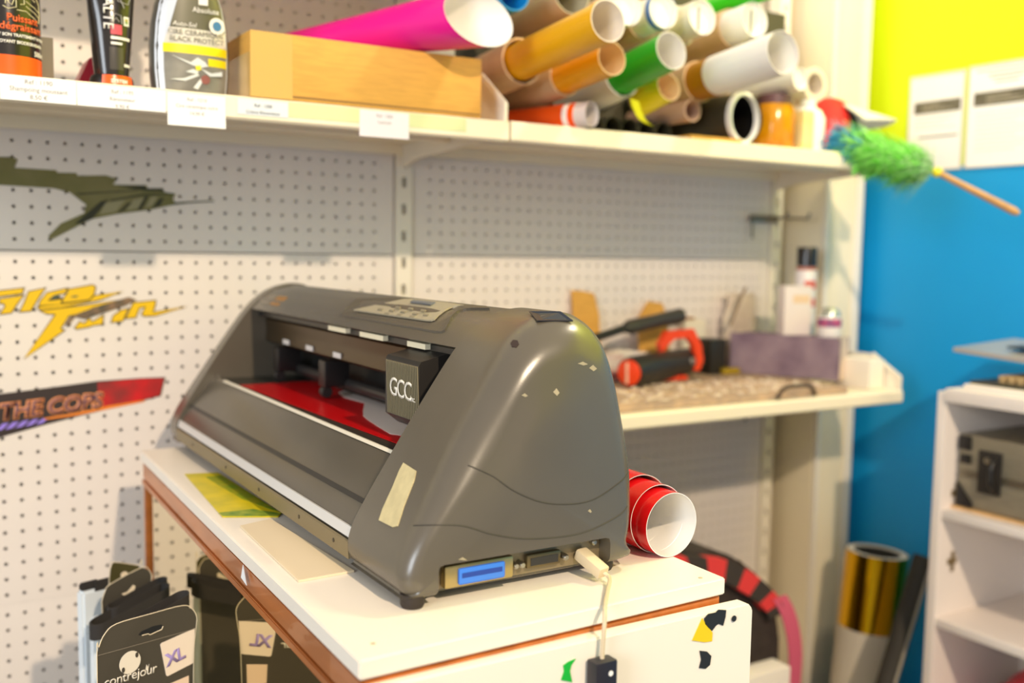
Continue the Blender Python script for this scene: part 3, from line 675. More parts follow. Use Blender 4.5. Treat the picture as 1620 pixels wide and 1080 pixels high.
# squeeze tube standing on its cap
tx, ty = .087, -.330
tb = thing('squeeze_tube', 'black squeeze tube standing on its orange-banded cap', 'tube', (tx, ty, ZU))
V, Fc = [], []; n = 36
prof = [(0.000, .0235, .0235), (.014, .0235, .0235), (.0145, .021, .021), (.03, .0225, .0215), (.08, .0265, .020), (.12, .0295, .016), (.17, .031, .008), (.19, .031, .002)]
for z, a, b in prof:
    for k in range(n):
        t = 2*math.pi*k/n; V.append((tx+math.cos(t)*a, ty+math.sin(t)*b, ZU+z+(.002 if z > .0142 else 0)))
for i in range(2, len(prof)-1):
    for k in range(n): Fc.append((i*n+k, i*n+(k+1) % n, (i+1)*n+(k+1) % n, (i+1)*n+k))
Fc += [tuple(2*n+k for k in range(n))[::-1], tuple((len(prof)-1)*n+k for k in range(n))]
meshobj('tube_body', V, Fc, M_GLB, tb, auto=50)
lathe('cap', [(.027, 0), (.0275, .002), (.0262, .012), (.024, .0158)], (tx, ty, ZU), (0, 0, 1), M_BLACK, tb, n=32)
ringband('cap_label', tx, ty, ZU+.003, ZU+.0145, .0275, .0262, 235, 322, M_OR, tb)
wraptext('cap_lettering', 'SYSTEM', tx, ty, .0268, 280, ZU+.005, .006, M_WPR, tb, off=.0003)
def tubetext(s, x, z, size, m, right=(1, 0, 0), up=(0, 0, 1), **k):
    return text('lettering', s, (tx+x, ty-.0232, ZU+z), right, up, size, m, tb, ext=.0002, **k)
text('lettering', 'ENTFALTE', (tx-.0125, ty-.0222, ZU+.152), (0, 0, -1), (1, 0, 0), .0175, M_WPR, tb, ext=.0002, off=.0002)
def tubeplate(name, x0, x1, z0, z1, m, dy=.0):
    P = []
    V_, F_ = [], []
    for z in (z0, (z0+z1)/2, z1):
        t = z
        for (h0, a0_, b0_), (h1, a1_, b1_) in zip(prof[2:], prof[3:]):
            if h0 <= t <= h1: f = (t-h0)/(h1-h0); a_, b_ = a0_+(a1_-a0_)*f, b0_+(b1_-b0_)*f
        for k in range(7):
            x = x0+(x1-x0)*k/6; q = max(-1, min(1, x/a_)); V_.append((tx+x, ty-b_*math.sqrt(max(0, 1-q*q))-.0007-dy, ZU+z+.002))
    for i in range(2):
        for k in range(6): F_.append((i*7+k, i*7+k+1, i*7+8+k, i*7+7+k))
    return meshobj(name, V_, F_, m, tb, smooth=True)
tubeplate('pink_title', -.004, .010, .064, .0765, M_PINKP); tubeplate('white_line', -.004, .020, .058, .0615, M_WPR)
tubeplate('white_line', -.004, .010, .0515, .0545, M_WPR); tubeplate('grey_panel', -.006, .011, .02, .048, mat('tube_grey', '#4c4640', .2))
tubeplate('volume_mark', .012, .0205, .025, .0285, M_WPR)
tubeplate('white_badge', .0125, .0195, .0765, .088, M_WPR); tubeplate('rainbow_dot', .0142, .018, .079, .0855, mat('badge_mix', '#d6a62a', .5, col2='#4c8a4a', scale=150), dy=.0004)
for pts in ([(-.004, .10), (.0, .112), (.008, .112), (.013, .10)], [(-.004, .082), (.002, .092), (.009, .090), (.010, .080)], [(-.001, .082), (.003, .087), (.007, .082)], [(.0, .125), (.006, .108), (.018, .105), (.022, .118)]):
    sweep('line_drawing', [Vector((tx+x, ty-.0186-(.0 if z > .1 else .0012), ZU+z)) for x, z in pts], .0006, mat('grey_line_print', '#a49e98', .5), tb, n=5)
# oval spray bottle
sx_, sy_ = .186, -.327
sb = thing('spray_bottle', 'grey oval bottle with a white-edged car wax label and yellow band', 'bottle', (sx_, sy_, ZU))
sprof = [(0, .046), (.003, .049), (.03, .0515), (.06, .0515), (.09, .049), (.115, .044), (.135, .037), (.155, .027), (.17, .02), (.19, .016), (.20, .016)]
def sw(z):
    for (a, b), (c, d) in zip(sprof, sprof[1:]):
        if a <= z <= c: return b+(d-b)*(z-a)/(c-a)
    return .016
V, Fc = [], []; n = 44; zs = [.2*k/40 for k in range(41)]
for z in zs:
    a = sw(z)
    for k in range(n):
        t = 2*math.pi*k/n; ex = .75
        V.append((sx_+math.copysign(abs(math.cos(t))**ex, math.cos(t))*a, sy_+math.copysign(abs(math.sin(t))**ex, math.sin(t))*min(.027, a), ZU+z))
for i in range(40):
    for k in range(n): Fc.append((i*n+k, i*n+(k+1) % n, (i+1)*n+(k+1) % n, (i+1)*n+k))
Fc += [tuple(range(n))[::-1], tuple(40*n+k for k in range(n))]
meshobj('bottle_body', V, Fc, mat('grey_bottle', '#55524a', .2), sb, auto=50)
lathe('trigger_head', [(.018, 0), (.018, .02), (.013, .03), (.013, .05)], (sx_, sy_, ZU+.2002), (0, 0, 1), M_BLACK, sb, n=20)
box('trigger', (sx_-.05, sy_-.008, ZU+.235), (sx_+.02, sy_+.008, ZU+.255), M_BLACK, sb, bevel=.003)
def slabel(name, pts, m, lift):
    """flat print on the front of the oval bottle; points (fraction of half width, height)"""
    V_, F_ = [], []
    N = 12; L, Rr = pts
    for i in range(N+1):
        f = i/N; z = L[0][1]+(L[1][1]-L[0][1])*f
        x0 = L[0][0]+(L[1][0]-L[0][0])*f; x1 = Rr[0]+(Rr[1]-Rr[0])*f
        a = sw(z)
        for k in range(15):
            q = x0+(x1-x0)*k/14; c = abs(q)**(1/.75); s_ = math.sqrt(max(0, 1-c*c))**.75
            V_.append((sx_+q*a, sy_-s_*min(.027, a)-lift, ZU+z))
    for i in range(N):
        for k in range(14): F_.append((i*15+k, i*15+k+1, i*15+16+k, i*15+15+k))
    return meshobj(name, V_, F_, m, sb, smooth=True)
slabel('label_edge', [((-.93, .004), (-.93, .150)), (.9, .9)], mat('label_silver', '#d3d9e2', .3), .0005)
slabel('label_picture', [((-.74, .004), (-.74, .052)), (.86, .86)], mat('label_photo', '#6b675f', .35, col2='#8e8a80', scale=25), .0009)
slabel('label_top', [((-.62, .084), (-.38, .150)), (.86, .86)], mat('label_olive', '#5f5a44', .35), .0009)
slabel('label_cream', [((-.74, .064), (-.64, .084)), (.86, .86)], mat('label_cream', '#d9d2c4', .4), .0009)
slabel('label_yellow', [((-.76, .052), (-.76, .0635)), (.88, .88)], mat('label_yellow', '#f2de12', .35), .0011)
slabel('label_yellow', [((.35, .038), (.35, .048)), (.86, .86)], MATS['label_yellow'], .0013)
yl = sy_-.0289
text('lettering', 'CIRE CERAMIQUE', (sx_-.034, yl, ZU+.0755), (1, 0, 0), (0, 0, 1), .0092, mat('label_ink', '#6a6558', .5), sb, ext=.0002)
text('lettering', 'BLACK PROTECT', (sx_-.032, yl, ZU+.0665), (1, 0, 0), (0, 0, 1), .0092, MATS['label_ink'], sb, ext=.0002)
text('lettering', 'Auto-Sol', (sx_-.028, yl, ZU+.086), (1, 0, 0), (0, 0, 1), .0085, M_WPR, sb, ext=.0002, shear=.2)
text('lettering', 'Absolute', (sx_-.002, yl, ZU+.106), (1, 0, 0), (0, 0, 1), .0095, M_WPR, sb, ext=.0002)
box('brand_square', (sx_+.006, yl, ZU+.116), (sx_+.018, yl+.0004, ZU+.127), M_WPR, sb)
lathe('round_seal', [(.011, 0), (.011, .0005)], (sx_+.030, yl+.0016, ZU+.091), (.2, -1, 0), M_WPR, sb, n=24)
lathe('seal_centre', [(.0062, 0), (.0062, .0005)], (sx_+.030, yl+.0009, ZU+.091), (.2, -1, 0), mat('seal_blue', '#3f78a8', .4), sb, n=24)
for pts in ([(-.03, .058), (-.005, .050), (.004, .058), (.014, .052), (.018, .046), (.008, .043), (-.004, .046)], [(.008, .042), (.022, .036), (.036, .04), (.036, .033), (.020, .031)], [(-.012, .035), (-.002, .040), (.006, .037), (.002, .033)],
            [(-.032, .022), (-.014, .025), (.004, .034), (.006, .031), (-.012, .021)], [(-.002, .012), (.010, .030), (.012, .026), (.004, .01)]):
    prism('car_highlight', [(sx_+x, yl+.0004, ZU+z*.86-.002) for x, z in pts], (0, .0003, 0), mat('car_silver_print', '#d6d8d4', .4), sb)
prism('car_lamp', [(sx_+x, yl, ZU+z) for x, z in ((.001, .037), (.008, .038), (.008, .032), (.002, .031))], (0, .0003, 0), MATS['label_yellow'], sb)
lathe('car_wheel', [(.006, 0), (.006, .0004)], (sx_+.014, yl+.0006, ZU+.02), (0, -1, 0), mat('wheel_print', '#8a4a40', .5), sb, n=16)
# cardboard box with tape
cb = thing('cardboard_box', 'long taped cardboard box lying on the upper shelf', 'box', (.43, -.28, ZU))
BXL, BXR, BYF, BYB = .253, .607, -.380, -.235
box('carton', (BXL, BYF, ZU+.0005), (BXR, BYB, ZU+.088), M_KRAFT, cb, bevel=.0012)
M_TAPE = mat('clear_tape', '#dcb060', .12, spec=.7, bump=.25, bscale=140)
box('tape_strip', (BXL-.0004, BYF-.0005, ZU+.0008), (BXL+.058, BYF-.0002, ZU+.0875), M_TAPE, cb)
box('tape_strip', (BXL-.0006, BYF-.0004, ZU+.0008), (BXL-.0002, BYB+.01, ZU+.060), M_TAPE, cb)
box('flap_seam', (BXL+.001, BYF-.0004, ZU+.004), (BXR-.001, BYF-.0001, ZU+.0062), mat('kraft_dark', '#7b5a34', .8), cb)
# magenta roll on the box
M_MAG = mat('magenta_vinyl', '#ea1291', .25, spec=.6)
mg = thing('vinyl_roll', 'magenta vinyl roll lying on the cardboard box with flared white mouth', 'vinyl roll', (.45, -.3, ZU+.089))
V, Fc, mi = [], [], []; n = 44
A0 = Vector((.318, -.10, ZU+.089+.018)); A1 = at(758, 24, 1, -.440); d, u, v = frame_of(A1-A0)
S = 14
for i in range(S+1):
    f = i/S; c = A0.lerp(A1, f); r = .016+(.046-.016)*f
    for k in range(n):
        a = 2*math.pi*k/n; sl = (A1-A0).normalized()*(-.034*math.cos(a-.35)*f*f)
        for rr_ in (r, r-.0009): V.append(c+sl+(u*math.cos(a)+v*math.sin(a)*.93)*rr_)
for i in range(S):
    for k in range(n):
        a, b, c_, d_ = [2*(i*n+k), 2*(i*n+(k+1) % n), 2*((i+1)*n+(k+1) % n), 2*((i+1)*n+k)]
        Fc += [(a, b, c_, d_), (a+1, d_+1, c_+1, b+1)]; mi += [0, 1]
for k in range(n):
    a, b = 2*(S*n+k), 2*(S*n+(k+1) % n); Fc.append((a, b, b+1, a+1)); mi.append(1)
    a, b = 2*k, 2*((k+1) % n); Fc.append((a, a+1, b+1, b)); mi.append(1)
zmin = min(p.z for p in V); V = [p+Vector((0, 0, ZU+.0887-zmin)) for p in V]
meshobj('rolled_sheet', V, Fc, [M_MAG, M_LINERW], mg, auto=50, mi=mi, fix=False)

# ------------------------------------------------------------------ vinyl rolls stacked on the upper right shelf
ZR = ZS+.0014
GR = 'vinyl rolls stacked on the upper shelf'
def solid_col(nm, c, r=.3): return mat(nm, c, r, spec=.5)
def vroll(label, far_px, near_px, r, mo, mi_, yf=-.20, tube=None, tlabel=None, ymid=-.33, spiral=1.0, th=.0012):
    P = at(far_px[0], far_px[1], 1, ymid); Q = at(near_px[0], near_px[1], 0, P.x); dirn = (Q-P).normalized()
    back = P - dirn*((yf-P.y)/-dirn.y if dirn.y else .1)
    back = P + dirn*((yf-P.y)/dirn.y)
    t = thing('vinyl_roll', label, 'vinyl roll', (P.x, P.y, P.z-r), GR)
    pipe('rolled_sheet', back, Q, r, r, th, mo, mi_, t, turns=spiral)
    return t, P, Q
def ctube(label, x, z, r, y0, y1, m, th=.003, along=None):
    t = thing('storage_tube', label, 'tube', (x, (y0+y1)/2, z-r), 'storage tubes on the upper shelf')
    A_ = Vector((x, y1, z)); B_ = Vector((x, y0, z))
    if along:
        P_, Q_ = along; d_ = (Q_-P_).normalized(); B_ = P_+d_*((y0-P_.y)/d_.y); A_ = P_+d_*((y1-P_.y)/d_.y)
    pipe('tube_wall', A_, B_, r, r, th, m, m, t); return t
M_OY = solid_col('orange_yellow_vinyl', '#f2b206', .35); M_OY2 = solid_col('amber_yellow_vinyl', '#eba40c', .35)
_, P, Q = vroll('large orange-yellow vinyl roll sticking out of a cardboard tube beside the shelf divider', (823, 98), (962, 33), .0295, M_OY, M_LINER, spiral=1.12)
ctube('brown cardboard tube holding the large orange-yellow roll', P.x-.001, P.z-.002, .0375, -.335, -.18, M_TUBE, along=(P, Q))
_, P, Q = vroll('shorter amber-yellow vinyl roll below the large orange-yellow one', (886, 126), (968, 92), .0262, M_OY2, mat('liner_peach', '#f0cfa0', .6))
ctube('brown cardboard tube holding the shorter amber-yellow roll', P.x, P.z-.001, .0305, -.345, -.18, M_TUBE, along=(P, Q))
_, P, Q = vroll('green vinyl roll with white mouth sticking out of a white tube', (981, 122), (1062, 80), .0305, solid_col('green_vinyl', '#2ab422', .35), M_LINERW)
ctube('white cardboard tube holding the green roll', P.x-.002, P.z-.003, .0365, -.335, -.18, M_TUBEW, along=(P, Q))
t, P, Q = vroll('ochre vinyl roll wrapped in white liner at its open end', (1103, 130), (1236, 84), .0335, solid_col('ochre_vinyl', '#b57a0e', .35), M_LINERW)
dn = (Q-P).normalized(); pipe('liner_wrap', P+dn*.05, Q+dn*.004, .0345, .0362, .0008, M_LINERW, M_LINERW, t)
ctube('pale brown cardboard tube holding the ochre roll', P.x-.002, P.z-.003, .0370, -.335, -.18, M_TUBE, along=(P, Q))
t, P, Q = vroll('yellow vinyl roll with a loose strip curling down from it', (1031, 152), (1058, 137), .0245, solid_col('lemon_vinyl', '#e8d60a', .35), mat('liner_peach', '#f0cfa0', .6), yf=-.30)
cs = [at(a, b, 1, -.405) for a, b in ((1003, 158), (1008, 175), (1016, 190), (1027, 198))]
V, Fc = [], []
for p in smooth_curve(cs, 4, closed=False): V += [p+Vector((-.008, 0, .002)), p+Vector((.008, -.003, -.002)), p+Vector((-.008, .0008, .002)), p+Vector((.008, -.0022, -.002))]
for i in range(len(V)//4-1):
    a, b = 4*i, 4*i+4; Fc += [(a, a+1, b+1, b), (a+2, b+2, b+3, a+3), (a, b, b+2, a+2), (a+1, a+3, b+3, b+1)]
meshobj('loose_strip', V, Fc, mat('lemon_strip', '#dcd80c', .35), t)
# orange roll in front
P = at(850, 184, 2, ZR+.019); Q = at(962, 187, 2, ZR+.021)
P = Vector((.735, -.20, ZR+.0192)); Q = Vector((.800, -.366, ZR+.0212))
t = thing('vinyl_roll', 'bright orange vinyl roll with white band lying on the shelf lip', 'vinyl roll', (.77, -.3, ZR), GR)
pipe('rolled_sheet', P, Q, .0190, .0205, .001, solid_col('orange_vinyl', '#f2560e', .3), M_LINERW, t)
dn = (Q-P).normalized(); pipe('white_band', Q-dn*.022, Q-dn*.012, .0208, .0209, .0006, M_LINERW, M_LINERW, t)
pipe('clear_sleeve', Q-dn*.002, Q+dn*.024, .0197, .0205, .0005, mat('sleeve_film', '#d8cfcc', .25), mat('sleeve_film', '#d8cfcc', .25), t)
fb = box('foam_board', (.690, -.150, ZR), (at(1241, 70, 1, -.15).x, -.140, 1.76), mat('olive_black_foam', '#4a4634', .85)); tag(fb, 'olive-black foam board standing upright behind the vinyl rolls', 'board')
# white rolls of the top layer
tops = [((993, 12), .0285, M_LINERW, 'plain white roll next to the large orange-yellow roll'), ((1050, 17), .0290, M_LINERW, 'white roll with a blue ring at its mouth'),
        ((1111, 27), .0300, mat('cream_vinyl', '#efe4cc', .45), 'cream roll between the blue-ringed roll and the slit roll'), ((1194, 31), .0310, M_LINERW, 'white roll with a dark slit in its end, top of the stack')]
for (px_, r, m, lb) in tops:
    Q = at(px_[0], px_[1], 1, -.40)
    t = thing('vinyl_roll', lb, 'vinyl roll', (Q.x, -.2, Q.z-r), GR)
    bkp = Q+(Vector((Q.x, -.02, Q.z-.035))-Q)*.6
    pipe('rolled_sheet', bkp, Q, r, r, .0012, m, M_LINERW, t)
    lathe('end_plug', [(r-.002, 0), (r-.002, .002)], Vector(Q)+Vector((0, .012, 0)), (0, -1, 0), mat('plug_white', '#efeae4', .6), t, n=28)
    if 'blue ring' in lb: pipe('blue_ring', Q+Vector((0, .012, 0)), Q+Vector((0, .002, 0)), r+.0012, r+.0012, .001, mat('ring_blue', '#3d6aa8', .4), mat('ring_blue', '#3d6aa8', .4), t)
    if 'slit' in lb: box('dark_slit', (Q.x-.0015, Q.y+.0085, Q.z-.022), (Q.x+.0015, Q.y+.0098, Q.z+.018), mat('slit_grey', '#5d5c5e', .6), t)
    nm_ = {'plain': 'plain white roll', 'white roll with a blue': 'blue-ringed roll', 'cream': 'cream roll', 'dark slit': 'slit white roll'}
    ctube('pale cardboard tube around the ' + [v for k, v in nm_.items() if k in lb][0], Q.x, Q.z, r+.0045, -.345, -.185, M_TUBE if 'cream' not in lb else M_TUBEW, along=(Vector((Q.x, -.02, Q.z-.035)), Q))
# blue roll, brown tube and bright green roll peeping in from above
for (px_, r, m, mi_, lb, y) in (((812, -14), .030, solid_col('blue_vinyl', '#1590d8', .35), solid_col('blue_vinyl', '#1590d8', .35), 'blue vinyl roll above the magenta roll mouth', -.36), ((905, -12), .036, M_TUBE, mat('tube_inside', '#b5ac90', .8), 'wide brown tube above the large orange-yellow roll', -.34), ((1220, -20), .019, solid_col('bright_green_vinyl', '#2fc40e', .35), solid_col('bright_green_vinyl', '#2fc40e', .35), 'bright green roll on top of the slit white roll', -.42)):
    Q = at(px_[0], px_[1], 1, y); t = thing('vinyl_roll', lb, 'vinyl roll', (Q.x, -.2, Q.z-r), GR)
    pipe('rolled_sheet', (Q.x, -.165, Q.z-.012), Q, r, r, .002, m, mi_, t)
# bottom layer: black rolls
M_BV = mat('black_vinyl', '#3b382c', .45)
for k, x in enumerate([.693+.0385*i for i in range(10)]):
    t = thing('vinyl_roll', 'dull black vinyl roll in the bottom row of the stack', 'vinyl roll', (x, -.17, ZR), 'black rolls in the bottom row of the stack')
    pipe('rolled_sheet', (x, -.156, ZR+.0185), (x, -.292 if x > .83 else -.186, ZR+.0185), .018, .018, .0015, M_BV, M_BV, t, n=28)
Q = at(1180, 178, 1, -.375)
t = thing('vinyl_roll', 'wide black vinyl roll with thick white rim at the bottom of the stack', 'vinyl roll', (Q.x, -.2, ZR), GR)
rb_ = .0455
pipe('rolled_sheet', (Q.x-.004, -.16, ZR+rb_), (Q.x, -.372, ZR+rb_), rb_, rb_, .002, M_BV, M_BLACK, t)
pipe('white_rim', (Q.x-.0014, -.3641, ZR+rb_), (Q.x+.0004, -.3745, ZR+rb_), rb_+.0006, rb_+.0006, .006, M_LINERW, M_LINERW, t)
for (px_, r, lb, x_) in (((1094, 175), .020, 'pinkish cardboard tube under the ochre roll', 0), ((1147, 157), .012, 'thin pinkish tube above the wide black roll', 0)):
    Q = at(px_[0], px_[1], 1, -.33); ctube(lb, Q.x, Q.z, r, -.333, -.165, mat('tube_pink', '#c9a892', .75))
# rolls at the right end
Q = at(1290, 133, 1, -.30); t = thing('vinyl_roll', 'thick pale beige roll at the end of the stack', 'vinyl roll', (Q.x, -.15, Q.z-.034), GR)
pipe('rolled_sheet', (Q.x, -.165, Q.z-.005), Q, .034, .034, .012, mat('beige_vinyl', '#e4d6c6', .5), mat('beige_vinyl', '#e4d6c6', .5), t)
Q = at(1266, 125, 1, -.37); t = thing('vinyl_roll', 'thin white roll in front of the thick pale beige roll', 'vinyl roll', (Q.x, -.2, Q.z-.021), GR)
pipe('rolled_sheet', (Q.x-.01, -.165, Q.z-.010), Q, .021, .021, .0015, M_LINERW, M_LINERW, t)
lathe('end_plug', [(.0192, 0), (.0192, .002)], Q+Vector((0, .006, 0)), (.1, -1, 0), MATS['plug_white'], t, n=24)
kf = prism('kraft_offcut', [(1.03, YF+.004, ZR), (1.15, YF+.004, ZR), (1.15, YF+.06, ZR), (1.03, YF+.07, ZR)], (0, 0, .006), M_KRAFT)
tag(kf, 'flat kraft card offcut on the shelf lip under the wide black roll', 'card')
# jar, yellow pack, white bottle
jr = thing('amber_jar', 'amber plastic jar next to the white-rimmed black roll', 'jar', (1.293, -.315, ZR))
lathe('jar_body', [(.036, 0), (.039, .004), (.039, .075), (.034, .086)], (1.293, -.315, ZR), (0, 0, 1), mat('amber_plastic', '#c87208', .18, col2='#d8960c', scale=22, spec=.6), jr, n=36)
lathe('lid', [(.034, 0), (.034, .016), (.030, .018)], (1.293, -.315, ZR+.0862), (0, 0, 1), mat('plum_lid', '#6c4a52', .4), jr, n=30)
yp = box('yellow_pack', (1.336, -.35, ZR), (1.366, -.29, ZR+.078), mat('yellow_card', '#e6d26a', .5, col2='#d8d4a8', scale=12, stretch=(.1, .1, 1)), bevel=.0015)
tag(yp, 'narrow pale yellow pack between the amber jar and white bottle', 'pack')
wbx = 1.4005
wb = thing('white_bottle', 'plain white plastic bottle beside the yellow pack', 'bottle', (wbx, -.302, ZR))
lathe('bottle_body', [(.030, 0), (.034, .004), (.034, .07), (.026, .085), (.014, .092)], (wbx, -.302, ZR), (0, 0, 1), mat('white_plastic', '#f6f4f0', .3), wb, n=32)
lathe('cap', [(.015, 0), (.015, .014)], (wbx, -.302, ZR+.0922), (0, 0, 1), mat('white_plastic', '#f6f4f0', .3), wb, n=24)
# cap with red and black panels, grey bill
hc = thing('baseball_cap', 'cap with red and black panels and pale grey bill on the shelf end', 'cap', (1.555, -.21, ZR))
ctr = Vector((1.555, -.215, ZR))
def capsector(name, a0, a1, m):
    V, Fc = [], []; na, nb = 10, 10
    for i in range(na+1):
        a = math.radians(a0+(a1-a0)*i/na)
        for j in range(nb+1):
            e = math.radians(90*j/nb); r = .078*math.cos(e)**.8
            for o_ in (0, .002): V.append(ctr+Vector((math.cos(a)*(r-o_), math.sin(a)*(r-o_), (.135-o_)*math.sin(e))))
    W_ = 2*(nb+1)
    for i in range(na):
        for j in range(nb):
            a, b = i*W_+2*j, (i+1)*W_+2*j; Fc += [(a, b, b+2, a+2), (a+1, a+3, b+3, b+1)]
    return meshobj(name, V, Fc, m, hc, auto=60)
for a0, a1, m in ((150, 268, solid_col('cap_red', '#e8281c', .7)), (268, 300, solid_col('cap_black', '#262422', .7)), (300, 400, solid_col('cap_grey', '#dedad4', .7)), (40, 150, solid_col('cap_black', '#262422', .7))): capsector('crown_panel', a0, a1, m)
V, Fc = [], []
for i in range(13):
    a = math.radians(-60+120*i/12)-.75
    for r, z in ((.052, .116), (.105+.035*math.cos(a+.75), .088-.012*abs(math.sin(a+.75)))):
        for o_ in (0, .003): V.append(ctr+Vector((math.cos(a)*r, math.sin(a)*r, z-o_)))
for i in range(12):
    a, b = 4*i, 4*i+4; Fc += [(a, a+2, b+2, b), (a+1, b+1, b+3, a+3), (a+2, a+3, b+3, b+2)]
meshobj('bill', V, Fc, MATS['cap_grey'], hc, auto=50)
# feather duster
fd = thing('feather_duster', 'green and blue feather duster with wooden handle on the shelf end', 'duster', (1.5, -.42, 1.45))
D0 = Vector((1.428, -.335, 1.478)); D1 = at(1478, 270, 0, 1.555); D2 = at(1612, 338, 0, 1.615)
sweep('handle', [D0.lerp(D1, .5), D1, D1.lerp(D2, .5), D2.lerp(D1, .06), D2], [.004, .0055, .0065, .0075, .0045], mat('duster_wood', '#b98a52', .5, var=.1, scale=30), fd, n=12)
lathe('yellow_collar', [(.008, 0), (.010, .004), (.010, .010), (.007, .014)], D1, (D2-D1), mat('collar_yellow', '#e8d62a', .5), fd, n=14)
def feathers(name, f0, f1, cnt, m, rmax, ln):
    V, Fc = [], []; d, u, v = frame_of(D0-D1); L = (D0-D1).length
    for i in range(cnt):
        f = random.uniform(f0, f1); a = random.uniform(0, 2*math.pi); base = D1.lerp(D0, f*.92)
        o_ = u*math.cos(a)+v*math.sin(a); l = ln*random.uniform(.7, 1.15); wd = random.uniform(.0012, .003); s_ = d.cross(o_)
        out = rmax*random.uniform(.5, 1.1)
        pr = None; b0 = len(V)
        for k in range(5):
            t = k/4; p = base + o_*(out*(t**.7)) + d*(l*(t-.15*t*t)) + Vector((0, 0, -.012*t*t)) + Vector((random.uniform(-.002, .002), random.uniform(-.002, .002), random.uniform(-.002, .002)))
            ww = wd*(1-.85*t)+.0003
            V += [p-s_*ww, p+s_*ww]
        for k in range(4): a_ = b0+2*k; Fc.append((a_, a_+1, a_+3, a_+2))
    V = [p if p.z > ZR+.0015 or p.y < YF-.001 or p.x > 1.634 else Vector((p.x, p.y, ZR+.0016+random.random()*.002)) for p in V]
    o = meshobj(name, V, Fc, m, fd, fix=False); o['kind'] = 'stuff'; return o
feathers('green_feathers', .0, .72, 1500, mat('feather_green', '#6fd83a', .8, col2='#a6e884', scale=90), .056, .066)
feathers('pale_feathers', .0, .25, 420, mat('feather_pale', '#bfe6b4', .8), .064, .026)
feathers('blue_feathers', .66, .98, 900, mat('feather_blue', '#2f93c4', .8, col2='#5cb8d0', scale=90), .054, .040)
# notices on the side wall
XW = W-.0012
for k, (a, b, c, d_) in enumerate((((1437, 124), (1527, 108), (1523, 270), (1437, 283)), ((1532, 106), (1655, 86), (1655, 258), (1528, 270)))):
    P = [at(p[0], p[1], 0, XW) for p in (a, b, c, d_)]
    y0_, y1_ = (P[0].y+P[3].y)/2, (P[1].y+P[2].y)/2; zt, zb = (P[0].z+P[1].z)/2, (P[2].z+P[3].z)/2
    if k == 0: zb = (P[2].z)
    zb = ZB-.008
    t = thing('wall_notice', ('framed paper notice with two dark bars beside the pillar' if k == 0 else 'framed paper notice with lettered heading and one dark bar, beside the two-bar notice'), 'notice', (XW, (y0_+y1_)/2, zb))
    box('sheet', (XW, y1_, zb), (W-.0002, y0_, zt), M_WHITE, t)
    fm = mat('clear_frame', '#cfc6b4', .3)
    for lo, hi in (((XW-.002, y1_, zb), (XW-.0001, y0_, zb+.003)), ((XW-.002, y1_, zt-.003), (XW-.0001, y0_, zt)), ((XW-.002, y1_, zb+.0031), (XW-.0001, y1_+.003, zt-.0031)), ((XW-.002, y0_-.003, zb+.0031), (XW-.0001, y0_, zt-.0031))): box('frame_bar', lo, hi, fm, t)
    H = zt-zb; Wd = y0_-y1_
    bars = [(.60, .73, .08, .92)] if k else [(.60, .72, .1, .93), (.345, .36, .2, .9)]
    for (p, q, r, s_) in bars: box('dark_bar', (XW-.0006, y0_-Wd*s_, zb+H*p), (XW-.0001, y0_-Wd*r, zb+H*q), mat('notice_grey', '#6e6757', .7, col2='#57513f', scale=40), t)
    if k:
        for i, (w_, zz) in enumerate(((.8, .93), (.5, .885), (.42, .85), (.3, .81))): box('print_line', (XW-.0004, (y0_+y1_)/2-Wd*w_/2+.0, zb+H*zz), (XW-.0001, (y0_+y1_)/2+Wd*w_/2, zb+H*zz+.003), mat('notice_faint', '#bdb6a0', .7), t)
    for i in range(9 if k else 4):
        zz = .52-.045*i if k else .56-.04*i
        box('print_line', (XW-.0003, y0_-Wd*(.85-.1*(i % 3)), zb+H*zz), (XW-.0001, y0_-Wd*.12, zb+H*zz+.0016), mat('notice_fainter', '#ded7c8', .7), t)
    for i in range(3):
        box('bar_lettering', (XW-.0009, y0_-Wd*(.8-.12*i), zb+H*(.625+.03*i)), (XW-.0007, y0_-Wd*.25, zb+H*(.625+.03*i)+.0018), mat('notice_pale', '#b9b09a', .7), t)

# ------------------------------------------------------------------ clutter on the waist-high shelf
ZQ = ZM+.0145
ps = prism('work_board', [(.70, -.345, ZM+.0004), (1.50, -.350, ZM+.0004), (1.52, -.012, ZM+.0004), (.70, -.012, ZM+.0004)], (0, 0, .0135), mat('stained_board', '#c9a98a', .75, col2='#a58f7c', scale=26, bump=.2, bscale=90), bevel=.002)
tag(ps, 'stained tan work board covering the waist-high shelf', 'board')
V, Fc = [], []
for i in range(230):
    x = random.uniform(.86, 1.47); y = random.uniform(-.335, -.16); s_ = random.uniform(.002, .008); a = random.uniform(0, 3.14); h = random.uniform(.001, .005); b = len(V)
    k5 = random.randint(4, 6)
    for z_, q in ((0, 1), (h, .7)):
        for k in range(k5):
            t_ = a+2*math.pi*k/k5; rr_ = s_*q*random.uniform(.6, 1.1); V.append((x+math.cos(t_)*rr_*1.5, y+math.sin(t_)*rr_, ZQ-.0004+z_))
    Fc.append(tuple(b+k5+k for k in range(k5)))
    for k in range(k5): Fc.append((b+k, b+(k+1) % k5, b+k5+(k+1) % k5, b+k5+k))
db = meshobj('paint_flakes', V, Fc, mat('flake_white', '#d9c8b4', .7, col2='#bda58e', scale=40)); tag(db, 'scattered white paint flakes and crumbs on the work board', 'flakes', kind='stuff')
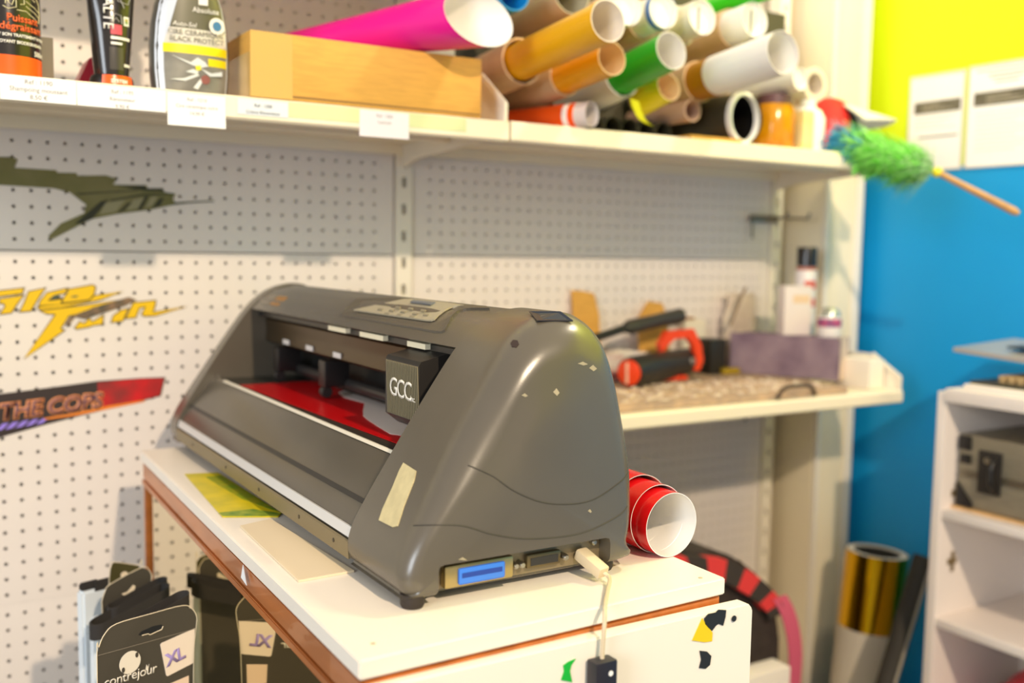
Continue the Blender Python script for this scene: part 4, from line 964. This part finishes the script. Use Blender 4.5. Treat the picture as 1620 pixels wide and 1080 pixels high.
# black and orange tool
M_TO = mat('tool_orange', '#f2481a', .35); M_TK = mat('tool_black', '#26241f', .4)
tl = thing('power_tool', 'black and orange hand power tool lying on the work board', 'power tool', (1.2, -.12, ZQ))
T0 = at(996, 579, 1, -.175); T0.z = ZQ+.030; T1 = at(1098, 543, 1, -.085); T1.z = ZQ+.036
dT = (T1-T0).normalized()
sweep('motor_barrel', [T0, T0+dT*.012, T0.lerp(T1, .35), T0.lerp(T1, .7), T1], [.0285, .031, .031, .029, .027], M_TK, tl, n=24)
lathe('end_cap', [(.026, 0), (.0255, .004), (.012, .008), (.0001, .0085)], T0, -dT, M_TO, tl, n=24)
box('cap_stripe', (-.003, -.0012, -.021), (.003, .0008, .021), mat('stripe_pale', '#f7c6a8', .5), tl, M=Matrix.Translation(T0-dT*.0085) @ (-dT).to_track_quat('-Y', 'Z').to_matrix().to_4x4())
hp = [at(a, b, 1, -.125) for a, b in ((1048, 560), (1044, 545), (1056, 524), (1078, 522), (1098, 520), (1110, 545), (1113, 570), (1107, 586), (1098, 586), (1101, 565), (1097, 545), (1088, 534), (1068, 536), (1058, 545))]
prism('guard_bow', hp, (0, .014, 0), M_TO, tl)
bk = at(1125, 552, 1, -.06)
box('base_block', (bk.x-.025, -.085, ZQ+.0002), (bk.x+.022, -.035, ZQ+.078), M_TK, tl, bevel=.003)
q0 = at(1050, 585, 1, -.12); box('lower_grip', (q0.x-.03, -.135, ZQ+.0006), (q0.x+.055, -.105, ZQ+.010), M_TO, tl, bevel=.003)
lathe('dial', [(.008, 0), (.008, .005), (.006, .007)], T0.lerp(T1, .82)+Vector((0, -.026, .004)), (0, -1, 0), M_CHROME, tl, n=14)
# long black bar leaning over the tool
br_ = thing('black_bar', 'long black stepped bar resting across the power tool', 'bar', (1.15, -.1, ZQ))
a = at(952, 531, 1, -.12); b = at(988, 519, 1, -.11); c = at(1076, 499, 1, -.075)
sweep('thin_end', [a-Vector((.05, .01, .008)), a, b], .0085, M_TK, br_, n=10)
sweep('thick_end', [b, b.lerp(c, .08), b.lerp(c, .5), c], [.009, .0155, .0145, .0165], mat('bar_grey', '#3d3a34', .4), br_, n=10)
# white/red sleeve between bar and tool
bl = at(955, 565, 1, -.10); o = box('red_white_carton', (bl.x-.05, -.09, ZQ), (bl.x+.06, -.06, ZQ+.055), mat('carton_white_red', '#e6dcd8', .5, col2='#c46a66', scale=9, stretch=(.3, .3, 3)), bevel=.001); tag(o, 'white and red carton behind the power tool', 'carton')
# kraft pieces
for (px_, w_, h_, y, lb, rz_) in (((935, 480), .066, .178, -.034, 'upright kraft card piece behind the cutter end', .1), ((1040, 480), .085, .155, -.034, 'torn kraft card piece leaning behind the black bar', -.15)):
    p = at(px_[0], px_[1], 1, y)
    pts = [(-w_/2, 0), (w_/2, 0), (w_/2*1.02, h_*.75), (w_/2*.7, h_), (-w_/2*.2, h_*1.03), (-w_/2*(1 if rz_ > 0 else .9), h_*(1.04 if rz_ > 0 else .8))]
    o = prism('kraft_piece', [(p.x+x, y+z*.12, ZQ+.0005+z) for x, z in pts], (0, .004, 0), M_KRAFT); tag(o, lb, 'card')
p = at(1110, 515, 1, -.05); o = box('white_block', (p.x-.03, -.030, ZQ), (p.x+.028, -.012, ZQ+.118), mat('ivory_block', '#f1e6cf', .6), bevel=.002); tag(o, 'ivory block standing behind the orange guard bow', 'block')
p = at(1092, 487, 1, -.05); o = box('kraft_strip', (p.x-.05, -.032, ZQ+.1185), (p.x+.03, -.012, ZQ+.1235), mat('kraft_dark2', '#a9773c', .8), bevel=.001); tag(o, 'thin brown kraft strip on top of the ivory block', 'card')
p = at(945, 498, 1, -.03); o = prism('paper_heap', [(p.x-.03, -.06, ZQ), (p.x+.16, -.06, ZQ), (p.x+.14, -.06, ZQ+.05), (p.x+.05, -.06, ZQ+.062), (p.x-.02, -.06, ZQ+.045)], (0, .03, 0), mat('crumpled_white', '#efe6dc', .8, bump=.6, bscale=40), bevel=.004); tag(o, 'crumpled white paper behind the black bar', 'paper')
# purple-grey box, rotated, with goods standing on it
F0 = at(1316, 600, 2, ZQ); F1 = Vector((1.425, -.028, ZQ)); F0 = Vector((1.545, -.285, ZQ))
e = (F1-F0); L_ = e.length; e.normalize(); g = Vector((-e.y, e.x, 0)); g = g if g.x > 0 else -g
pb = thing('violet_tray', 'low violet-grey stained wooden box set askew on the shelf', 'box', tuple((F0+F1)/2))
def pbox(name, s0, s1, g0, g1, z0, z1, m, bevel=.001):
    pts = [F0+e*s0+g*g0, F0+e*s1+g*g0, F0+e*s1+g*g1, F0+e*s0+g*g1]
    return prism(name, [Vector((q.x, q.y, z0)) for q in pts], (0, 0, z1-z0), m, pb, bevel=bevel)
M_VIO = mat('violet_stain', '#7a6474', .7, col2='#a08a92', scale=14, bump=.2, bscale=60)
pbox('long_side', 0, L_-.04, 0, .008, ZQ+.0002, ZQ+.090, M_VIO); pbox('long_side', 0, L_-.06, .066, .074, ZQ+.0002, ZQ+.090, M_VIO)
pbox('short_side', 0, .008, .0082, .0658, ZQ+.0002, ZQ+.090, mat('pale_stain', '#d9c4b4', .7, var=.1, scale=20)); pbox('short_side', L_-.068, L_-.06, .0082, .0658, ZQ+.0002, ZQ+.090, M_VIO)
pbox('bottom_board', .0082, L_-.0682, .0082, .0658, ZQ+.0002, ZQ+.006, M_VIO); pbox('lid_board', .0085, L_-.0685, .0085, .0655, ZQ+.084, ZQ+.0905, M_VIO)
ZX = ZQ+.091
def onbox(s, gg): q = F0+e*s+g*gg; return Vector((q.x, q.y, ZX))
q = onbox(.112, .036); o = box('white_carton', (-.032, -.017, 0), (.032, .017, .108), mat('white_carton', '#f1e4da', .55, var=.02, scale=8), bevel=.0015, M=Matrix.Translation(q) @ Matrix.Rotation(-.35, 4, 'Z'))
wc = thing('product_carton', 'tall white carton with pale orange print standing on the violet box', 'carton', tuple(q)); adopt(o, wc); o.name = 'carton'
box('orange_print', (-.012, -.0174, .070), (.027, -.0171, .088), mat('peach_print', '#f0cfa6', .6), wc, M=Matrix.Translation(q) @ Matrix.Rotation(-.35, 4, 'Z'))
q = onbox(.034, .034); jt = thing('small_tin', 'small white tin with violet label and shiny domed lid', 'tin', tuple(q))
lathe('tin_body', [(.024, 0), (.025, .002), (.025, .040), (.022, .044)], q, (0, 0, 1), mat('tin_white', '#f2ebe4', .35), jt, n=28)
lathe('domed_lid', [(.0235, 0), (.022, .010), (.015, .018), (.0001, .021)], q+Vector((0, 0, .0441)), (0, 0, 1), mat('tin_lid', '#c9ccc0', .2, metal=.6), jt, n=28)
ringband('violet_label', q.x, q.y, q.z+.022, q.z+.040, .0252, .0252, 130, 360, mat('label_violet', '#6b4a7c', .5, col2='#d0567e', scale=60), jt)
# aerosol behind
ax_ = at(1276, 470, 1, -.135); q = Vector((ax_.x+.0, -.135, ZM+.0003)); ac = thing('aerosol_can', 'aerosol can with black cap and red-printed white label', 'can', tuple(q)); q.x = 1.600
lathe('can_body', [(.022, 0), (.0235, .004), (.0235, .245), (.018, .255)], q, (0, 0, 1), mat('can_white', '#efe6e2', .35), ac, n=28)
lathe('black_cap', [(.0225, 0), (.0225, .040), (.0215, .043)], q+Vector((0, 0, .2552)), (0, 0, 1), mat('cap_gloss', '#272321', .2), ac, n=28)
lathe('red_neck', [(.0228, 0), (.0228, .008)], q+Vector((0, 0, .2455)), (0, 0, 1), mat('neck_terracotta', '#b3664e', .5), ac, n=28)
for z_ in (.165, .205): ringband('red_print', q.x, q.y, q.z+z_, q.z+z_+.018, .0237, .0237, 215, 285, mat('print_red', '#e0604e', .5), ac)
# crumpled bag and clamp behind the carton
p = at(1172, 470, 1, -.04); pgb = thing('crumpled_bag', 'crumpled beige paper bag against the pegboard behind the white carton', 'bag', (p.x, -.04, ZQ))
V, Fc = [], []; nu, nv = 14, 10
for j in range(nv+1):
    for i in range(nu):
        a = 2*math.pi*i/nu; f = j/nv; w2 = .055*(1-.2*f); nz = noise.noise(Vector((math.cos(a)*2, math.sin(a)*2, f*4)))*.012
        V.append((p.x+.012+math.cos(a)*(w2+nz), -.027+math.sin(a)*(.014+nz*.3), ZQ+.0004+f*.175+(nz if j == nv else 0)))
for j in range(nv):
    for i in range(nu): Fc.append((j*nu+i, j*nu+(i+1) % nu, (j+1)*nu+(i+1) % nu, (j+1)*nu+i))
Fc.append(tuple(range(nu))[::-1]); meshobj('paper_shell', V, Fc, mat('bag_beige', '#d9c9b2', .8, col2='#c4b09a', scale=20), pgb, auto=30)
sweep('dark_crease', [at(1155, 515, 1, -.066), at(1163, 495, 1, -.066), at(1172, 470, 1, -.066), at(1180, 455, 1, -.066)], .003, mat('crease_brown', '#8a7258', .8), pgb, n=6)
# white box before the end plate and dark pull handle
o = box('white_tub', (1.588, -.33, ZM+.0003), (1.636, -.24, ZM+.062), mat('tub_white', '#f4ead9', .5), bevel=.003); tag(o, 'small white tub between the violet box and the end plate', 'tub')
hd = thing('pull_handle', 'dark metal pull handle lying at the front lip of the shelf', 'handle', (1.33, -.36, ZM))
h0 = at(1232, 638, 2, ZM+.004); h1 = at(1290, 626, 2, ZM+.004)
h0 = Vector((1.285, -.362, ZM+.0042)); h1 = Vector((1.395, -.357, ZM+.0042))
sweep('bar', smooth_curve([h0, h0.lerp(h1, .12)+Vector((0, 0, .017)), h0.lerp(h1, .3)+Vector((0, 0, .021)), h0.lerp(h1, .7)+Vector((0, 0, .021)), h0.lerp(h1, .88)+Vector((0, 0, .017)), h1], 5, closed=False), .0038, mat('handle_brown', '#4a382c', .4, metal=.3), hd, n=10)
yb = at(1152, 577, 1, -.09); o = box('yellow_clamp', (yb.x-.02, -.10, ZQ), (yb.x+.028, -.085, ZQ+.014), mat('mustard', '#a88a14', .5), bevel=.004); tag(o, 'small mustard yellow clip beside the power tool block', 'clip')

# ------------------------------------------------------------------ white cabinet by the blue wall
XC, CY0, CY1 = 1.55, -1.15, -.522
cbn = thing('open_cabinet', 'white open shelf cabinet against the blue wall', 'cabinet', (1.70, -.8, 0))
M_CAB = mat('cabinet_white', '#f1e6dc', .45, var=.015, scale=5)
XB = W-.004
box('side_panel', (XC, CY1-.019, 0), (XB, CY1, .992), M_CAB, cbn, bevel=.0012)
box('side_panel', (XC, CY0, 0), (XB, CY0+.019, .992), M_CAB, cbn, bevel=.0012)
box('back_panel', (XB-.006, CY0+.0192, .05), (XB, CY1-.0192, .973), M_CAB, cbn)
tpb = box('top_board', (XC-.006, CY0+.002, .9745), (XB, CY1-.0195, 1.000), M_CAB, cbn, bevel=.0015)
box('top_ledge', (XC+.012, CY0+.002, 1.0002), (XB, CY1-.045, 1.0105), M_CAB, cbn, bevel=.0015)
for z in (.0655, .305, .547, .7635): box('shelf_board', (XC+.003, CY0+.0192, z-.017), (XB-.0062, CY1-.0192, z), M_CAB, cbn, bevel=.001)
box('raw_edge', (XC+.03, CY0+.02, .7637), (XB-.007, CY1-.021, .7685), mat('raw_ply', '#d9b078', .7, var=.1, scale=40), cbn)
for (z, y) in ((.655, CY1-.0195), (.792, CY1-.0195)):
    hg = box('hinge_plate', (XC+.030, y-.0022, z-.006), (XC+.058, y, z+.006), mat('hinge_metal', '#a48f68', .35, metal=.8), cbn, bevel=.001)
    box('hinge_wing', (XC+.039, y-.0042, z-.020), (XC+.048, y-.0023, z+.020), MATS['hinge_metal'], hg, bevel=.001)
# flight case on the upper shelf
ZK = .7688; XK = 1.588
fc = thing('flight_case', 'grey hard case with black handle and corners inside the cabinet', 'case', (1.69, -.70, ZK))
M_CASE = mat('case_grey', '#8f8672', .45, metal=.3, var=.08, scale=50, stretch=(1, 1, 6))
box('case_shell', (XK, -.95, ZK+.0004), (XB-.03, -.5465, ZK+.066), M_CASE, fc, bevel=.006); box('case_lid', (XK, -.95, ZK+.0664), (XB-.03, -.5465, ZK+.142), M_CASE, fc, bevel=.006)
box('edge_rail', (XK-.0025, -.95, ZK+.060), (XK-.0003, -.553, ZK+.073), M_STEEL, fc)
for (y0_, y1_, z0, z1) in ((-.575, -.548, ZK+.112, ZK+.140), (-.576, -.553, ZK+.086, ZK+.104)): box('black_corner', (XK-.004, y0_, z0), (XK-.0003, y1_, z1), M_BLACK, fc, bevel=.002)
prism('black_corner', [(XK-.0003, -.549, ZK+.003), (XK-.0003, -.549, ZK+.05), (XK-.0003, -.583, ZK+.012), (XK-.0003, -.583, ZK+.003)], (-.004, 0, 0), M_BLACK, fc, bevel=.001)
hb = box('handle_base', (XK-.004, -.640, ZK+.036), (XK-.0026, -.592, ZK+.118), mat('case_rubber', '#2a251f', .5), fc, bevel=.0006)
sweep('handle_grip', smooth_curve([(XK-.006, -.630, ZK+.110), (XK-.022, -.632, ZK+.095), (XK-.024, -.632, ZK+.078), (XK-.022, -.632, ZK+.06), (XK-.006, -.630, ZK+.045)], 5, closed=False), .0058, M_BLACK, hb, n=10)
lathe('latch_button', [(.006, 0), (.006, .004)], (XK-.0042, -.612, ZK+.1), (-1, 0, 0), M_CHROME, hb, n=12)
prism('black_corner', [(XK-.0003, -.70, ZK+.03), (XK-.0003, -.72, ZK+.03), (XK-.0003, -.72, ZK+.09), (XK-.0003, -.69, ZK+.07)], (-.004, 0, 0), M_BLACK, fc, bevel=.001)
# organiser tray, plate on top
og = thing('card_tray', 'dark flat tray of tan cards on top of the cabinet', 'tray', (1.70, -.70, 1.011))
box('tray_base', (XC+.03, -.785, 1.0108), (XB-.02, -.567, 1.0165), mat('tray_dark', '#3e3a2c', .5), og, bevel=.001)
for k in range(9): box('tan_card', (XC+.05, -.625-.018*k, 1.0168), (XB-.06, -.613-.018*k, 1.030), mat('tan_card', '#b99c6c', .7, var=.1, scale=50), og, bevel=.001)
lp = thing('tilted_plate', 'pale grey flat plate propped above the card tray', 'plate', (1.7, -.75, 1.03))
PA = at(1507, 556, 0, 1.60); PB = at(1640, 578, 0, 1.60)
PB = PA + (PB-PA).normalized()*.34
prism('plate', [PA, PB, PB+Vector((.22, 0, .012)), PA+Vector((.20, 0, .012))], (0, 0, .0085), mat('plate_grey', '#b7b0ac', .3, metal=.3), lp, bevel=.001)
box('dark_backing', (1.64, -.85, 1.079), (1.80, -.60, 1.083), M_DARK, lp, bevel=.001)
o = box('support_block', (1.62, -.88, 1.0108), (1.80, -.80, 1.045), mat('support_grey', '#6a655c', .6), lp, bevel=.002)
# red bag on the lowest visible shelf
rg = thing('red_bag', 'crumpled red glossy bag on the lower cabinet shelf', 'bag', (1.68, -.70, .305))
V, Fc = [], []; nu, nv = 22, 10
for j in range(nv+1):
    for i in range(nu):
        a = 2*math.pi*i/nu; f = j/nv; rr_ = math.cos(f*math.pi/2)**.6; nz = 1+.22*noise.noise(Vector((math.cos(a)*2.2, math.sin(a)*2.2, f*3)))
        V.append((1.69+math.cos(a)*.095*rr_*nz, -.72+math.sin(a)*.15*rr_*nz, .3055+f*.185*nz**.5))
for j in range(nv):
    for i in range(nu): Fc.append((j*nu+i, j*nu+(i+1) % nu, (j+1)*nu+(i+1) % nu, (j+1)*nu+i))
Fc.append(tuple(range(nu))[::-1]); meshobj('bag_shell', V, Fc, mat('bag_red', '#b3242e', .25, col2='#d8525a', scale=18), rg, auto=25)
box('carry_flap', (1.64, -.80, .495), (1.74, -.66, .499), mat('flap_olive', '#7c7a62', .6), rg, bevel=.001)

# ------------------------------------------------------------------ gold roll and black tube by the pillar
gr_ = thing('gold_foil_roll', 'shiny gold foil roll standing by the pillar', 'foil roll', (1.71, -.25, 0))
G1 = at(1388, 872, 1, -.26); G0 = Vector((G1.x-.045, -.25, .0)); dG = (G1-G0).normalized()
gm = G0.lerp(G1, .70); 
M_GOLD = mat('gold_foil', '#eab41c', .14, metal=1)
pipe('foil_winding', gm, G1, .069, .069, .0022, M_GOLD, M_GOLD, gr_, n=64)
pipe('paper_core', G0+dG*.004, G1-dG*.0005, .066, .066, .014, mat('core_grey', '#c9c2b4', .6), mat('core_grey', '#c9c2b4', .6), gr_, n=48)
pipe('core_shade', G0+dG*.004, G1-dG*.003, .0518, .0518, .001, mat('core_dark', '#35332c', .8), mat('core_dark', '#35332c', .8), gr_, n=48)  # dark pipe added so the open core looks shaded inside
pipe('pale_wrap', G0+dG*.004, gm-dG*.0005, .0695, .0692, .003, mat('wrap_grey', '#d5cbbb', .5), M_TUBEW, gr_, n=48)
bt = thing('black_tube', 'black ribbed tube leaning between gold roll and cabinet', 'tube', (1.70, -.36, 0))
K1 = at(1462, 880, 1, -.43); K0 = at(1388, 1130, 1, -.43); K0 = K1+(K0-K1)*1.75; 
K0 = K1+(K0-K1)*((K1.z-.002)/(K1.z-K0.z))
sweep('tube_body', [K0+Vector((0, 0, .022)), K0.lerp(K1, .5), K1], .021, mat('black_cloth', '#39352e', .75, bump=.3, bscale=500), bt, n=18)
sweep('grey_stripe', [K0.lerp(K1, .60)+Vector((-.004, -.0205, .0)), K1+Vector((-.004, -.0205, -.005))], .0035, mat('stripe_grey', '#a59f90', .5), bt, n=8)

# ------------------------------------------------------------------ backpack on the low shelf
bp = thing('backpack', 'dark backpack with red blocks along its top edge and pink strap', 'backpack', (1.2, -.25, .20))
YB0 = -.345
ol = [(985, 1200), (985, 960), (1000, 905), (1040, 880), (1090, 872), (1135, 872), (1178, 887), (1215, 917), (1238, 958), (1246, 1010), (1238, 1060), (1225, 1200)]
P = [at(a, b, 1, YB0) for a, b in ol]; P[0].z = P[-1].z = .205
body = prism('bag_body', [Vector((q.x, YB0+.012, q.z)) for q in P], (0, .20, 0), mat('bag_black', '#3d332d', .75, var=.15, scale=30, bump=.2, bscale=400), bp, bevel=.012)
arc = [at(a, b, 1, YB0) for a, b in fine([(1000, 912), (1030, 888), (1065, 880), (1105, 880), (1145, 884), (1180, 900), (1208, 922), (1228, 945), (1236, 966)], 5)]
tot = len(arc)-1; seg = 4
for k in range(0, tot, seg-0):
    a = arc[k:k+seg+1]
    if len(a) < 2: continue
    cen = Vector((1.15, YB0, .50)); V, Fc = [], []
    for q in a:
        inw = (cen-q).normalized(); V += [q+Vector((0, -.010, 0)), q+inw*.042+Vector((0, -.010, 0)), q+Vector((0, .014, 0)), q+inw*.042+Vector((0, .014, 0))]
    for i in range(len(a)-1):
        c_, d_ = 4*i, 4*i+4; Fc += [(c_, d_, d_+1, c_+1), (c_, c_+2, d_+2, d_), (c_+1, d_+1, d_+3, c_+3), (c_+2, c_+3, d_+3, d_+2)]
    Fc += [(0, 1, 3, 2), (4*len(a)-4, 4*len(a)-2, 4*len(a)-1, 4*len(a)-3)]
    meshobj('red_block' if (k//seg) % 2 == 0 else 'black_block', V, Fc, mat('block_red', '#e23a3c', .7) if (k//seg) % 2 == 0 else mat('block_black', '#3a322e', .7), bp)
sp_ = [at(a, b, 1, YB0-.012) for a, b in fine([(1236, 945), (1248, 968), (1257, 1000), (1261, 1040), (1258, 1090), (1254, 1150)], 4)]
V, Fc = [], []
for q in sp_: V += [q+Vector((-.022, 0, 0)), q+Vector((.022, .006, 0)), q+Vector((-.022, .003, 0)), q+Vector((.022, .009, 0))]
for i in range(len(sp_)-1):
    a, b = 4*i, 4*i+4; Fc += [(a, a+1, b+1, b), (a+2, b+2, b+3, a+3), (a, b, b+2, a+2), (a+1, a+3, b+3, b+1)]
meshobj('pink_strap', V, Fc, mat('strap_pink', '#d8607c', .6), bp)
p = at(1212, 1060, 1, -.39); o = box('white_parcel', (p.x-.09, -.420, .002), (p.x+.035, -.373, p.z+.012), mat('parcel_white', '#eee4da', .6), bevel=.003); tag(o, 'white parcel standing in front of the backpack', 'parcel')

# ------------------------------------------------------------------ strap packages by the mirror
pl = box('display_plinth', (-.10, -.68, 0), (.125, -.27, .60), mat('plinth_grey', '#b9b2a6', .6), bevel=.003); tag(pl, 'grey plinth under the strap packages beside the mirrored stand', 'plinth')
cP = crop(100, 870, 5.142)
M_CARD = mat('package_black', '#4a453d', .38); M_CARDE = mat('package_edge', '#e6d6b8', .6); M_ELA = mat('elastic_black', '#2e2a27', .85, bump=.4, bscale=700)
M_SLV = mat('sleeve_white', '#dfe6ea', .35)
ZPB = .6004
def elastic(name, c0, c1, half, h, th, parent, z, m=M_ELA):
    """flattened loop of webbing: stadium outline, standing on edge"""
    c0, c1 = Vector(c0), Vector(c1); d = (c1-c0).normalized(); n_ = Vector((-d.y, d.x, 0)); P = []
    for k in range(13): a = math.pi*k/12+math.pi/2; P.append(c0+d*math.cos(a)*half+n_*math.sin(a)*half)
    for k in range(13): a = math.pi*k/12-math.pi/2; P.append(c1+d*math.cos(a)*half+n_*math.sin(a)*half)
    cen = (c0+c1)/2; N = len(P); V, Fc = [], []
    for q in P:
        inn = q+(cen-q).normalized()*th
        for r, zz in ((q, 0), (q, h), (inn, h), (inn, 0)): V.append(Vector((r.x, r.y, z+zz+(r-cen).dot(d)*.25)))
    for i in range(N):
        j = (i+1) % N
        for k in range(4): Fc.append((4*i+k, 4*j+k, 4*j+(k+1) % 4, 4*i+(k+1) % 4))
    return meshobj(name, V, Fc, m, parent, auto=40)
UV = Vector((.946, .324, 0)).normalized(); NV = Vector((UV.y, -UV.x, 0))
def package(label, org, px_out, body_w, parts, slot=None, face=M_CARD):
    org = Vector(org); t = thing('strap_package', label, 'package', (org.x, org.y, ZPB))
    P = [atp(a, b, org, NV) for a, b in px_out]
    for q in (P[0], P[-1]): q.z = ZPB
    c = prism('hang_card', P, -NV*.0010, face, t)
    sweep('card_edge', smooth_curve(P, 4, closed=False)[2:-2], .00055, M_CARDE, t, n=5)
    return t, org
out1 = cP([(275, 1300), (274, 880), (290, 790), (335, 685), (430, 600), (700, 520), (970, 450), (1050, 478), (1085, 540), (1080, 640), (1060, 920), (1045, 1300)])
t1, o1_ = package('black hang-card package with large XL sticker', (.085, -.577, .794), out1, .09, None)
def onp(px_list, lift=.0006): return [atp(a, b, o1_+NV*lift, NV) for a, b in px_list]
stk = prism('size_sticker', onp(cP([(790, 770), (800, 755), (1072, 635), (1062, 915), (850, 1025), (838, 1018)])), -NV*.0005, mat('sticker_cream', '#f0e0d0', .6), t1)
q0 = onp(cP([(848, 945)]), .0008)[0]; q1 = onp(cP([(1010, 862)]), .0008)[0]
text('size_lettering', 'XL', q0, q1-q0, (0, 0, 1), .031, mat('lilac_ink', '#a08cc8', .6), stk, ext=.0002, off=.0012, space=.92, fit=(q1-q0).length)
stk2 = prism('lower_sticker', onp(cP([(870, 1085), (1022, 1020), (1022, 1200), (880, 1240)])), -NV*.0005, mat('sticker_peach', '#ecd0b8', .6), t1)
q0 = onp(cP([(330, 1118)]), .0008)[0]; q1 = onp(cP([(760, 990)]), .0008)[0]
text('brand_lettering', 'contrejour', q0, q1-q0, (0, 0, 1), .0205, mat('card_white_ink', '#efe6d6', .6), t1, ext=.0002, off=.0001, space=.95, fit=(q1-q0).length)
pr_ = onp(cP([(670, 975), (678, 930), (690, 950), (700, 925), (690, 975)]), .0008); prism('brand_sprig', pr_, -NV*.0003, MATS['card_white_ink'], t1)
ce = onp(cP([(543, 912)]), .0008)[0]; V, Fc = [], []
for (rx_, m_, lf_) in ((.0128, 'card_white_ink', 0), ):
    lathe('brand_ring', [(.0128, 0), (.0128, .0003)], ce, NV, MATS[m_], t1, n=28)
for dx, dz in ((.0082, .0062), (-.0082, -.0062)):
    lathe('ring_gap', [(.0019, 0), (.0019, .0003)], ce+UV*dx+Vector((0, 0, dz))+NV*.0004, NV, M_CARD, t1, n=14, sx=1.6)
prism('fold_line', onp(cP([(280, 856), (1076, 636), (1076, 641), (280, 861)]), .0006), -NV*.0003, mat('fold_grey', '#847a6c', .6), t1)
sl = onp(cP([(612, 690), (640, 660), (730, 620), (800, 605), (812, 618), (800, 645), (740, 672), (705, 688), (690, 680), (640, 693)]), .0006)
prism('hang_slot', sl, -NV*.0004, mat('slot_dark', '#15171a', .8), t1)
sweep('slot_edge', [sl[9], sl[8], sl[7], sl[6], sl[5], sl[4]], .0006, M_CARDE, t1, n=5)
# package body behind the card: white sleeve and webbing loops
B0 = Vector((.030, -.608, 0)); 
def pk_box(name, a0, a1, n0, n1, z0, z1, m, parent, bevel=.003):
    pts = [o1_+UV*a0-NV*n0, o1_+UV*a1-NV*n0, o1_+UV*a1-NV*n1, o1_+UV*a0-NV*n1]
    return prism(name, [Vector((q.x, q.y, z0)) for q in pts], (0, 0, z1-z0), m, parent, bevel=bevel)
pk_box('white_sleeve', -.058, .030, .0022, .018, ZPB, .812, M_SLV, t1)
elastic('webbing_loop', o1_-UV*.050-NV*.012, o1_+UV*.032-NV*.012, .010, .017, .0022, t1, .815)
out2 = cP([(330, 1250), (318, 520), (312, 430), (340, 335), (385, 275), (640, 140), (700, 165), (722, 220), (718, 300), (720, 1250)])
t2, o2_ = package('olive-black hang-card package with empty hang hole, behind the XL one', (.100, -.345, .80), out2, .09, None)
hs = [atp(a, b, o2_+NV*.0006, NV) for a, b in cP([(475, 355), (520, 340), (555, 300), (570, 282), (588, 292), (580, 325), (545, 345), (525, 368), (490, 366)])]
prism('hang_slot', hs, -NV*.0004, mat('slot_lit', '#e9d8bc', .7), t2)
o1s = o1_; o1_ = o2_
def zat(px_, off): return atp(*cP([px_])[0], o1_+NV*off, NV)
q_ = zat((300, 560), 0); pk_box('white_sleeve', -.055, .035, .0022, .018, ZPB, q_.z, M_SLV, t2)
la, lb_ = zat((215, 640), .030), zat((860, 330), .030)
elastic('webbing_loop', Vector((la.x, la.y, 0))+UV*.014, Vector((lb_.x, lb_.y, 0))-UV*.014, .013, .020, .0024, t2, (la.z+lb_.z)/2-.012)
la, lb_ = zat((360, 500), .012), zat((860, 300), .012)
elastic('webbing_loop', Vector((la.x, la.y, 0))+UV*.010, Vector((lb_.x, lb_.y, 0))-UV*.014, .010, .016, .0024, t2, (la.z+lb_.z)/2-.006)
t3, o3_ = package('rearmost strap package with square-topped card', (.093, -.306, .80), cP([(375, 1250), (372, 300), (390, 130), (415, 98), (610, 125), (640, 160), (640, 1250)]), .09, None, face=mat('package_olive', '#4a4526', .45))
lathe('hang_hole', [(.0052, 0), (.0052, .0003)], atp(*cP([(495, 197)])[0], o3_+NV*.0006, NV), NV, MATS['slot_lit'], t3, n=18, sx=.8)
o1_ = o3_
qa, qb = zat((165, 350), 0), zat((330, 350), 0); sa = (qa-o1_).dot(UV); sb2 = (qb-o1_).dot(UV)
pk_box('white_sleeve', sa, sb2+.03, .0022, .020, ZPB, qa.z, M_SLV, t3)
qc = zat((165, 285), 0); pk_box('webbing_end', sa, sa+.026, .006, .014, qa.z+.0004, qc.z, M_ELA, t3, bevel=.002)
qd = zat((235, 258), -.002); pk_box('webbing_end', sa+.018, sa+.048, .0024, .0055, qa.z-.012, qd.z, M_ELA, t3, bevel=.001)
